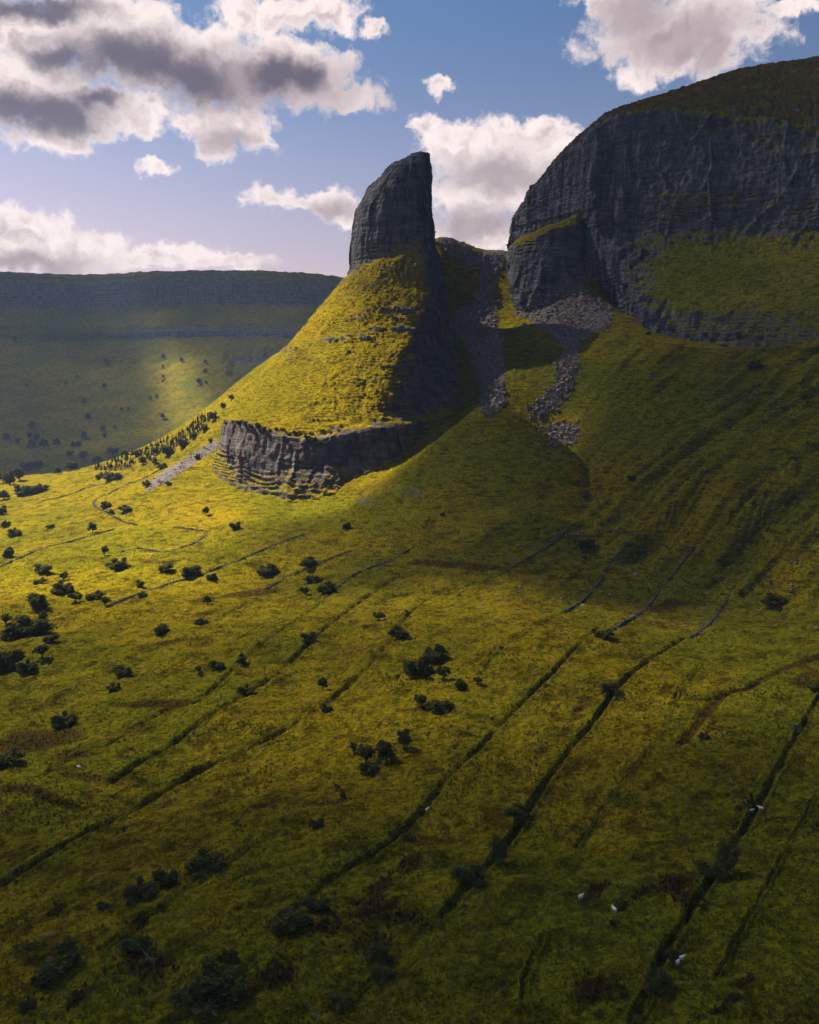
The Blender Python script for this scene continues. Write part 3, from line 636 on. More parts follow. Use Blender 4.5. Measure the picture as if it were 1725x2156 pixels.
for row, rr in zip(MK, MR):
    pts = [P(*a) for a in row]; ext = pts[-1] + (pts[-1] - pts[-2]) * np.array([1.3, 1.1, 0.2]); ext2 = ext + np.array([60, -260, 0])
    rails.append(pts + [ext, ext2]); rocks.append(list(rr) + [rr[-1]] * 2)
def chimney(G):
    px, py = project(G[..., 0], G[..., 1], G[..., 2]); out = 0
    for cx, y0, y1, w_, dpt in [(1264, 262, 490, 6, 8), (1497, 290, 470, 4, 4)]:
        out = out - dpt * np.exp(-((px - cx - 3 * np.sin(py / 23)) / w_) ** 2) * sstep(py, y0 - 10, y0 + 15) * sstep(py, y1 + 10, y1 - 15)
    return out, 0
GM, rkM, mt = loft('mountain', rails, rocks, [20, 80, 80, 44, 70, 110, 110, 50, 30], [24, 40, 60, 14, 46, 46, 46, 40, 24], False, smooth=2, flip=-1.0, amp=1.15, extra=chimney, moor=0.72, moor_rows=60, green=0.5)  # cap heather tone deepened to offset the sun falling on it
tag(mt, kind='structure')

# --- the rounded buttress standing in front of the prow
BT = [
 [(1080,514,905),(1110,494,880),(1160,472,862),(1210,456,856),(1240,448,862),(1256,452,885)],
 [(1070,522,900),(1095,512,862),(1150,487,842),(1205,470,838),(1240,464,850),(1256,470,880)],
 [(1066,545,898),(1088,560,856),(1145,540,836),(1200,520,833),(1240,505,846),(1256,505,878)],
 [(1060,590,895),(1082,610,850),(1140,595,830),(1195,570,828),(1240,545,842),(1256,540,876)],
 [(1058,625,892),(1084,650,843),(1135,645,824),(1190,620,822),(1245,580,838),(1258,570,874)],
 [(1056,680,890),(1084,700,838),(1135,700,818),(1190,690,816),(1245,660,832),(1258,640,872)]]
BR_ = [[.1,.1,.05,.1,.1,.1],[.7,.6,.55,.6,.7,.7],[.95]*6,[.95]*6,[.85]*6,[.5]*6]
rails, rocks = [], []
for row, rr in zip(BT, BR_):
    f = [P(*a) for a in row]; cen = (f[0] + f[-1]) / 2
    back = [np.array([b[0], 2 * cen[1] - b[1] + 6, (cen[2] + b[2]) / 2 + 1]) for b in f[1:-1]][::-1]
    rails.append(f + back); rocks.append(list(rr) + list(rr[1:-1])[::-1])
c0 = np.mean(rails[0], 0) + np.array([0, 0, 3])
rails.insert(0, [c0 + (p - c0) * 0.05 for p in rails[0]]); rocks.insert(0, [0] * 10)
GB, rkB, bt = loft('rock_buttress', rails, rocks, [30, 40, 40, 30, 16, 10, 14, 14, 14, 10], [14, 20, 30, 30, 26, 16], True, smooth=2, flip=-1.0, amp=0.9)
tag(bt, kind='structure')

# --- the plateau across the valley
FX = [-900, -500, -200, 0, 160, 300, 420, 520, 600, 660, 722, 800, 900]
FSKY = [560, 566, 571, 570, 576, 571, 567, 567, 570, 573, 582, 600, 640]
FY = [2300, 2450, 2550, 2600, 2620, 2600, 2560, 2500, 2440, 2400, 2420, 2560, 2800]
def frow(dy, dY, k=1.0): return [P(x, s + (dy if not callable(dy) else dy(x)), y * k + dY) for x, s, y in zip(FX, FSKY, FY)]
frails = [[p + np.array([0, 900, 22]) for p in frow(2, 0)], frow(0, 0), frow(9, -35), frow(22, -48), frow(72, -70), frow(90, -110), frow(112, -190), frow(128, -215), frow(142, -225),
          frow(200, -400), frow(270, -580), frow(330, -720), frow(372, -860), frow(400, -1000)]
frails.append([p + np.array([0, -150, -45]) for p in frails[-1]])
frock = [[0]*13,[.1]*13,[.3]*13,[.58]*13,[.62]*13,[.3]*13,[.25]*5+[.4]*8,[.2]*5+[.85]*8,[.1]*5+[.7]*8,[.05]*13,[0]*13,[0]*13,[0]*13,[0]*13,[0]*13]
def outcrop(G):
    px, py = project(G[..., 0], G[..., 1], G[..., 2])
    e = 9 * pn(G[..., 0] / 60, G[..., 2] / 40, 3.0) + 5 * pn(G[..., 0] / 14, G[..., 2] / 60, 5.0)
    m = sstep(px + e, 468, 492) * sstep(px, 640, 600) * sstep(py + e, 734, 750) * sstep(py + 1.5 * e, 806, 782)
    return 13 * m, 0.62 * m
GF, rkF, fp = loft('far_plateau', frails, frock, [14, 20, 30, 50, 50, 50, 50, 50, 50, 50, 40, 20], [10, 10, 12, 34, 14, 20, 14, 12, 34, 34, 28, 20, 14, 4], False, smooth=2, flip=-1.0, amp=0.24, gul=0.9, gscale=2.6, extra=outcrop, moor=0.5, moor_rows=26, green=0.3)
tag(fp, kind='structure')

# ------------------------------------------------------------------ unseen clouds added overhead, placed and sized to shade chosen ground
def shade_cloud_mat(name, dens):
    m = bpy.data.materials.new(name); m.use_nodes = True; q = NT(m.node_tree); q.n.clear()
    v = q.node('ShaderNodeVolumePrincipled'); v.inputs['Color'].default_value = (1, 1, 1, 1); v.inputs['Density'].default_value = dens
    v.inputs['Anisotropy'].default_value = 0.4
    out = q.node('ShaderNodeOutputMaterial'); q.l.new(v.outputs[0], out.inputs['Volume']); return m
def ico(sub):
    import bmesh
    bm = bmesh.new(); bmesh.ops.create_icosphere(bm, subdivisions=sub, radius=1.0)
    v = np.array([p.co[:] for p in bm.verts]); f = np.array([[q.index for q in p.verts] for p in bm.faces]); bm.free(); return v, f
ICO_V, ICO_F = ico(5)
CLOUD_H = 3000.0
SHADE = [ # centre of the shadow (x, y at ground level), radii, tilt, transmittance at the middle
 (505, 515, 450, 385, 0, 0.20), (470, 600, 270, 200, 0, 0.45), (140, 465, 235, 120, 0, 0.16), (80, 212, 480, 212, -4, 0.27), (-20, 75, 330, 105, 0, 0.17),  # last one stands in for lens vignetting along the bottom
 (-1330, 2000, 840, 980, 0, 0.05), (230, 2150, 670, 1000, 0, 0.05), (-480, 2540, 560, 440, 0, 0.10), (-480, 1500, 380, 330, 0, 0.15), (-1500, 1250, 800, 420, 0, 0.15), (1000, 1500, 700, 600, 0, 0.2)]
for i, (cx, cy, rx, ry, tl, T) in enumerate(SHADE):
    rz = 26.0; dens = -math.log(T) / (rz * 1.35 * 1.45 * 0.9 / math.sin(SUN_EL))
    v = ICO_V.copy()
    nz = fbm(v[:, 0] * 1.6 + i * 9.1, v[:, 1] * 1.6, v[:, 2] * 1.6 + i, 4, 0.55)
    v = v * (1 + 0.20 * nz)[:, None]
    v[:, 2] = np.where(v[:, 2] < 0, v[:, 2] * 0.45, v[:, 2] * (1 + 0.5 * fbm(v[:, 0] * 4, v[:, 1] * 4, i * 3.0, 3)))
    c = Vector((cx, cy, 0)) + S * (CLOUD_H / S.z)
    a = R(tl); ca, sa = math.cos(a), math.sin(a)
    vx = v[:, 0] * rx; vy = v[:, 1] * ry
    o = mesh_obj('shade_cloud', np.stack([vx * ca - vy * sa, vx * sa + vy * ca, v[:, 2] * rz * 1.35], -1), ICO_F, shade_cloud_mat('shade_cloud_volume', dens))
    o.location = c; tag(o, kind='stuff')

# ------------------------------------------------------------------ picking points on the land
bpy.context.view_layer.update()
DG = bpy.context.evaluated_depsgraph_get()
LANDS = ('ground', 'rock_pinnacle', 'mountain', 'rock_buttress', 'far_plateau')
def cast(px, py):
    d = pix_dir(px, py); d = Vector(d).normalized()
    ok, loc, nr, idx, ob, mx = sc.ray_cast(DG, Vector((0, 0, H)), d, distance=6000)
    return (loc, nr, ob) if ok else (None, None, None)

# ------------------------------------------------------------------ dry stone walls
CUBE = np.array([[x, y, z] for x in (-.5, .5) for y in (-.5, .5) for z in (-.5, .5)], float)
CUBE_F = np.array([[0, 1, 3, 2], [4, 6, 7, 5], [0, 4, 5, 1], [2, 3, 7, 6], [0, 2, 6, 4], [1, 5, 7, 3]])
def stones(centers, sizes, name, mat, rg, parent=None):
    m = len(centers); centers = np.asarray(centers); sizes = np.asarray(sizes)
    v = CUBE[None] * (1 + rg.uniform(-0.35, 0.35, (m, 8, 3)))
    v = v * sizes[:, None, :]
    a = rg.uniform(0, 6.28, m); t = rg.uniform(-0.5, 0.5, m)
    ca, sa, ct, st_ = np.cos(a)[:, None], np.sin(a)[:, None], np.cos(t)[:, None], np.sin(t)[:, None]
    y1 = v[..., 1] * ct - v[..., 2] * st_; z1 = v[..., 1] * st_ + v[..., 2] * ct; x1 = v[..., 0]
    v = np.stack([x1 * ca - y1 * sa, x1 * sa + y1 * ca, z1], -1) + centers[:, None, :]
    f = (CUBE_F[None] + 8 * np.arange(m)[:, None, None]).reshape(-1, 4)
    return mesh_obj(name, v.reshape(-1, 3), f, mat, parent, smooth=False)
WALLS = [
 ([(1060,1205),(1095,1185),(1130,1165),(1168,1138),(1200,1110),(1212,1102)],1.0,.9,'grey dry stone wall climbing from the ochre hump to the foot of the mound'),
 ([(1335,1130),(1313,1156),(1283,1189),(1265,1222),(1243,1248),(1221,1270),(1188,1288)],1.1,1,'pale dry stone wall running downhill left of the other two straight walls'),
 ([(1463,1149),(1434,1189),(1404,1226),(1357,1284),(1309,1315),(1290,1328)],1.2,1,'broad grey dry stone wall, middle one of three straight walls at right'),
 ([(1547,1233),(1529,1266),(1514,1288),(1492,1315),(1454,1343)],1.2,.9,'short broken dry stone wall, rightmost of three at the talus foot'),
 ([(1199,1127),(1232,1129),(1258,1127),(1291,1119),(1346,1127)],1.0,.9,'level dry stone wall behind the round bush, joining two downhill walls'),
 ([(702,1243),(730,1222),(760,1204),(790,1192),(818,1182),(845,1167),(870,1152)],1.2,1,'bright stone wall curving over the rushy hollow below the lower cliff'),
 ([(232,1275),(285,1253),(346,1233),(407,1214),(460,1196),(521,1172),(570,1151),(611,1135),(651,1123)],2.2,.85,'long tumbled stone wall along the edge of the sunlit meadow'),
 ([(560,1240),(600,1218),(650,1196),(700,1175),(740,1160)],1.6,.7,'low rubble wall between dark bushes beneath the lower cliff'),
 ([(0,1194),(49,1172),(102,1151),(163,1137),(195,1127),(240,1115)],0.9,.9,'thin stone wall crossing the sunlit meadow past a lone tree'),
 ([(198,1064),(203,1052),(238,1035),(267,1020),(304,1007),(337,989)],1.2,1,'stone wall rising from the hairpin bend toward the pink scree streak'),
 ([(198,1064),(210,1073),(227,1079),(256,1097),(290,1106)],1.1,.9,'stone wall dropping from the hairpin bend past small bushes'),
 ([(366,1111),(403,1115),(436,1122),(414,1141),(377,1155),(341,1163),(293,1155),(256,1163)],1.1,.9,'hook-shaped stone wall in the brightest part of the meadow'),
 ([(88,1055),(147,1042),(183,1027),(234,1016)],1.0,.9,'stone wall along the far side of the sunlit meadow')]
rw = np.random.default_rng(21)
for line, wid, dens_, lab in WALLS:
    pts = []
    for px, py in dense_pix(line, 8):
        loc, _, ob = cast(px, py)
        if loc and ob.name == 'ground': pts.append(loc[:])
    if len(pts) < 2: continue
    w = resample(np.array(pts), 0.5)
    cs, ss = [], []
    for x, y, z in w:
        gap = pn(x / 8, y / 8, 2.0) < -0.12
        top_h = (0.72 if not gap else 0.2) * dens_ * (0.8 + 0.5 * pn(np.float32(x / 5), np.float32(y / 5), 6.0))
        hh = 0.0
        while hh < top_h:
            if rw.random() < 0.3: hh += 0.2; continue
            sz = rw.uniform(0.25, 0.6)
            for side_ in (-1, 1):
                jx, jy = rw.normal(0, 0.12 * wid, 2)
                cs.append((x + jx + side_ * 0.10 * wid * rw.uniform(.4, 1.4), y + jy, float(zg(x, y)) + hh + 0.12)); ss.append((sz * rw.uniform(.8, 1.5), sz * rw.uniform(.7, 1.2), sz * rw.uniform(.5, .8)))
            hh += sz * 0.55
        if rw.random() < 0.6:
            ox, oy = rw.normal(0, 1.0 * wid, 2); sz = rw.uniform(.3, .7)
            cs.append((x + ox, y + oy, float(zg(x + ox, y + oy)) + 0.1)); ss.append((sz, sz * .8, sz * .6))
    o = stones(cs, ss, 'dry_stone_wall', STONE, rw)
    tag(o, lab, 'stone wall', 'dry stone field walls')

# ------------------------------------------------------------------ scree and loose boulders
rs = np.random.default_rng(33)
SN = [6200, 5000, 1900, 1000, 1600, 1500]
cs, ss = [], []
for pi_, (poly, cnt) in enumerate(zip(SCREE_POLY, SN)):
    pa = np.array(poly); px = rs.uniform(pa[:, 0].min() - 4, pa[:, 0].max() + 4, cnt * 8); py = rs.uniform(pa[:, 1].min() - 4, pa[:, 1].max() + 4, cnt * 8)
    ins = np.where(in_poly(px + rs.normal(0, 8 if pi_ != 4 else 4, len(px)), py + rs.normal(0, 7 if pi_ != 4 else 3, len(px)), poly))[0][:cnt]
    for k in ins:
        loc, nr_, ob = cast(px[k], py[k])
        if not loc or ob.name not in LANDS: continue
        sz = min(2.6, 0.28 + rs.pareto(2.6) * 0.55) * (0.5 if pi_ == 4 else 1.0)
        cs.append((loc.x, loc.y, loc.z + sz * 0.12)); ss.append((sz * rs.uniform(.8, 1.5), sz * rs.uniform(.7, 1.2), sz * rs.uniform(.5, .9)))
for _ in range(520):     # strays on the slopes below the cliffs
    px, py = rs.uniform(900, 1725), rs.uniform(640, 1330)
    loc, nr_, ob = cast(px, py)
    if loc and ob.name == 'ground':
        sz = rs.uniform(0.4, 1.3); cs.append((loc.x, loc.y, loc.z + sz * .1)); ss.append((sz, sz * .8, sz * .7))
scr = stones(cs, ss, 'scree', SCREE, rs)
tag(scr, 'grey limestone scree spilling down the gullies between pinnacle and mountain', 'scree', kind='stuff')

# ------------------------------------------------------------------ vegetation tufts (uncountable)
def tufts(name, pts, size, blades, mat, rg, lean=0.5, width=0.16):
    pts = np.asarray(pts); m = len(pts)
    a = rg.uniform(0, 6.28, (m, blades)); h = rg.uniform(.55, 1.15, (m, blades)) * size[:, None]
    ln = rg.uniform(.2, 1, (m, blades)) * lean * h
    dx, dy = np.cos(a), np.sin(a)
    bw = h * width
    b0 = pts[:, None, :] + np.stack([dx * h * .12 - dy * bw, dy * h * .12 + dx * bw, np.full_like(h, -0.05)], -1)
    b1 = pts[:, None, :] + np.stack([dx * h * .12 + dy * bw, dy * h * .12 - dx * bw, np.full_like(h, -0.05)], -1)
    tp = pts[:, None, :] + np.stack([dx * ln, dy * ln, h * .8], -1)
    v = np.stack([b0, b1, tp], 2).reshape(-1, 3); f = np.arange(len(v)).reshape(-1, 3)
    return mesh_obj(name, v, f, mat, smooth=False)
rb = np.random.default_rng(44)
bp_, bsz, rp_, rsz = [], [], [], []
for (cx, cy, rx, ry, tl, stg) in BROWN:
    if cy < 1120: continue
    cnt = int(rx * ry * 0.13 * stg) + 4
    ex, ey = rb.normal(0, .5, cnt) * rx, rb.normal(0, .5, cnt) * ry; c, s = math.cos(R(tl)), math.sin(R(tl))
    w, ok = hit(cx + ex * c - ey * s, cy + ex * s + ey * c)
    for p in w[ok]:
        if cy > 1780: bp_.append(p); bsz.append(rb.uniform(.25, .75))
        else: rp_.append(p); rsz.append(rb.uniform(.25, .6) * (1 + p[1] / 900))
o = tufts('bracken', bp_, np.array(bsz), 9, FERN, rb, 1.1, 0.2); tag(o, 'russet bracken patches on the dark lower slope', 'bracken', kind='stuff')
for a in DITCH:
    if a[4] < 0.3: continue
    w, ok = hit(*dense_pix(a[0], 10).T); w = w[ok]
    if len(w) < 2: continue
    w = resample(w, 0.9)
    keep = rb.random(len(w)) < 0.3
    w = w[keep] + np.c_[rb.normal(0, .8, (keep.sum(), 2)), np.zeros(keep.sum())]
    w[:, 2] = zg(w[:, 0], w[:, 1]); rp_.extend(w); rsz.extend(rb.uniform(.3, .8, len(w)))
for _ in range(7):      # loose clumps of rushes over the wetter fields
    w, ok = hit(rb.uniform(-10, 1735, 2000), rb.uniform(1130, 1760, 2000)); w = w[ok]
    keep = fbm(w[:, 0] / 30, w[:, 1] / 30, 9.0, 3) + 0.25 * pn(w[:, 0] / 5, w[:, 1] / 5, 2.5) > 0.17
    rp_.extend(w[keep]); rsz.extend(rb.uniform(.3, .65, keep.sum()) * (1 + w[keep][:, 1] / 700))
o = tufts('rushes', rp_, np.array(rsz), 9, RUSH, rb, 0.55, 0.12); tag(o, 'dark brown rushes along ditches and wet hollows', 'rushes', kind='stuff')
tp_, tsz = [], []
for _ in range(22):
    px, py = rb.uniform(-10, 1735, 2000), rb.uniform(1120, 2165, 2000)
    w, ok = hit(px, py); w = w[ok]
    keep = fbm(w[:, 0] / 9, w[:, 1] / 9, 4.0, 3) + rb.uniform(-.45, .45, len(w)) > 0.0
    tp_.append(w[keep]); tsz.append(rb.uniform(.22, .55, keep.sum()) * (1 + w[keep][:, 1] / 500))
o = tufts('grass_tussocks', np.concatenate(tp_), np.concatenate(tsz), 6, TUSS, rb, 0.9, 0.2); tag(o, 'olive and straw grass tussocks all over the rough fields', 'grass', kind='stuff')

# ------------------------------------------------------------------ trees
def tube(pts, rad, nseg=6):
    pts = [np.array(p, float) for p in pts]; V_, F_ = [], []
    for i, (p, r) in enumerate(zip(pts, rad)):
        d = pts[min(i + 1, len(pts) - 1)] - pts[max(i - 1, 0)]; d /= np.linalg.norm(d) + 1e-9
        a = np.cross(d, [0.3, 0.9, 0.2]); a /= np.linalg.norm(a); b = np.cross(d, a)
        for k in range(nseg):
            t = 6.2832 * k / nseg; V_.append(p + r * (math.cos(t) * a + math.sin(t) * b))
    for i in range(len(pts) - 1):
        for k in range(nseg): F_.append([i * nseg + k, i * nseg + (k + 1) % nseg, (i + 1) * nseg + (k + 1) % nseg, (i + 1) * nseg + k])
    return V_, F_
def join(parts):
    V_, F_, o = [], [], 0
    for v, f in parts:
        V_ += list(v); F_ += [[i + o for i in q] for q in f]; o += len(v)
    return np.array(V_), np.array(F_)
def leaf_cloud(lobes, nper, size, rg):
    c, out = [], []
    for (x, y, z, rx, ry, rz) in lobes:
        m = int(nper * (rx * ry * rz) ** 0.5 * 14)
        d = rg.normal(size=(m, 3)); d /= np.linalg.norm(d, axis=1)[:, None]
        r = rg.uniform(0.35, 1.0, m) ** 0.6 * (1 + 0.22 * rg.normal(size=m))
        c.append(np.array([x, y, z]) + d * r[:, None] * np.array([rx, ry, rz]))
    c = np.concatenate(c); c = c[c[:, 2] > 0.02]; m = len(c)
    a = rg.normal(size=(m, 3)); a /= np.linalg.norm(a, axis=1)[:, None]; b = np.cross(a, rg.normal(size=(m, 3))); b /= np.linalg.norm(b, axis=1)[:, None]
    s = size * rg.uniform(.6, 1.5, m)[:, None]
    v = np.stack([c - a * s - b * s * .5, c + a * s * .9 - b * s * .7, c + a * s + b * s * .6, c - a * s * .7 + b * s], 1).reshape(-1, 3)
    return v, np.arange(len(v)).reshape(-1, 4)
PROTO = {}
def reg(name, obj_name, trunk, crown, tm=BARK, cm=LEAF):
    r_ = empty(obj_name)
    if trunk is not None: mesh_obj('trunk', *trunk, tm, r_)
    if crown is not None: mesh_obj('crown', *crown, cm, r_, smooth=False)
    PROTO[name] = [r_, False]
rt = np.random.default_rng(55)
def limbs(top, n_, rg, h0=0.3, r0=0.04, spread=0.3):
    parts = [tube([(0, 0, -0.08), (0.02, 0.01, h0 * .5), (0.05 * rg.normal(), 0.04 * rg.normal(), h0), (top[0] * .6, top[1] * .6, top[2])], [r0 * 1.3, r0, r0 * .8, r0 * .2])]
    for k in range(n_):
        a = 6.28 * k / n_ + rg.uniform(-.4, .4); l = rg.uniform(.7, 1.1) * spread
        parts.append(tube([(0, 0, h0 * rg.uniform(.6, 1)), (math.cos(a) * l * .5, math.sin(a) * l * .5, h0 + .12), (math.cos(a) * l, math.sin(a) * l, h0 + rg.uniform(.2, .4))], [r0 * .6, r0 * .4, r0 * .12], 5))
    return join(parts)
for i in range(3):      # hawthorns with a visible stem and a wind-combed top
    lobes = [(rt.uniform(-.26, .36), rt.uniform(-.3, .3), rt.uniform(.36, .84), rt.uniform(.08, .24), rt.uniform(.08, .24), rt.uniform(.07, .17)) for _ in range(13)]
    reg('thorn%d' % i, 'hawthorn_tree', limbs((.1, 0, .8), 6, rt, .28, .055), leaf_cloud(lobes, 260, .030, rt))
for i in range(3):      # round bushes leafy to the ground
    lobes = [(rt.uniform(-.4, .4), rt.uniform(-.4, .4), rt.uniform(.12, .72), rt.uniform(.09, .26), rt.uniform(.09, .26), rt.uniform(.1, .24)) for _ in range(15)] + [(rt.uniform(-.08, .08), rt.uniform(-.08, .08), .32, .3, .3, .3)]
    reg('bush%d' % i, 'thorn_bush', limbs((.05, 0, .6), 4, rt, .2), leaf_cloud(lobes, 230, .032, rt))
for i in range(2):      # broad trees of the valley wood
    lobes = [(rt.uniform(-.28, .28), rt.uniform(-.28, .28), rt.uniform(.25, .85), rt.uniform(.10, .25), rt.uniform(.10, .25), rt.uniform(.1, .2)) for _ in range(16)]
    reg('round%d' % i, 'broadleaf_tree', limbs((.0, 0, .8), 6, rt, .3), leaf_cloud(lobes, 250, .030, rt))
# open, thin tree
lobes = [(rt.uniform(-.3, .3), rt.uniform(-.3, .3), rt.uniform(.45, .85), .11, .11, .09) for _ in range(8)]
reg('thin', 'sapling', limbs((.05, 0, .9), 7, rt, .4, .028, .36), leaf_cloud(lobes, 150, .026, rt))
# spiky juniper
lobes = []
jp = []
for k in range(16):
    a = rt.uniform(0, 6.28); l = rt.uniform(.15, .5); hh = rt.uniform(.35, 1.0)
    for t in np.linspace(.15, 1, 6): lobes.append((math.cos(a) * l * t, math.sin(a) * l * t, hh * t, .07 * (1.2 - t), .07 * (1.2 - t), .09))
reg('spiky', 'juniper_bush', limbs((.05, 0, .5), 5, rt, .2), leaf_cloud(lobes, 300, .026, rt))
# leafless tree
def dead(rg):
    parts = []
    for k in range(5):
        a = rg.uniform(0, 6.28); p = np.array([0, 0, -.05]); d = np.array([math.cos(a) * .25, math.sin(a) * .25, .3]); pts = [p]
        for j in range(4):
            d = d + rg.normal(0, .07, 3); p = p + d * .75; pts.append(p)
            for q_ in range(2):
                e = d * .5 + rg.normal(0, .14, 3); parts.append(tube([p, p + e * .6, p + e * .6 + (e + rg.normal(0, .1, 3)) * .5], [.012, .008, .003], 4))
        parts.append(tube(pts, [.05, .035, .025, .016, .006], 5))
    return join(parts)
reg('dead0', 'dead_tree', None, None); mesh_obj('branches', *dead(rt), DEADWOOD, PROTO['dead0'][0])

def put_tree(kind, loc, wm, hm, label, group=None, rz=None):
    root, used = PROTO[kind]
    if not used: o = root; PROTO[kind][1] = True
    else:
        o = root.copy(); C.objects.link(o)
        for ch in root.children:
            c = ch.copy(); C.objects.link(c); c.parent = o
    o.location = loc; o.scale = (wm, wm, hm); o.rotation_euler = (0, 0, random.uniform(0, 6.28) if rz is None else rz)
    tag(o, label, {'dead0': 'dead tree', 'spiky': 'bush'}.get(kind, 'bush' if kind.startswith('bush') else 'tree'), group)
    return o
OFF = {'E': (.3664, 0, 561.9), 'A': (.4072, 0, 1053.5), 'B': (.3664, 561.9, 1053.5), 'C': (.3664, 1092.8, 1053.5), 'D': (.3664, 0, 1594.3), 'F': (.3664, 561.9, 1594.3), 'G': (.3664, 1092.8, 1594.3)}
FAR = 'dark round tree dotted on the shaded hillside across the valley'
FRINGE = 'broadleaf tree in the hedge at the far edge of the sunlit meadow'
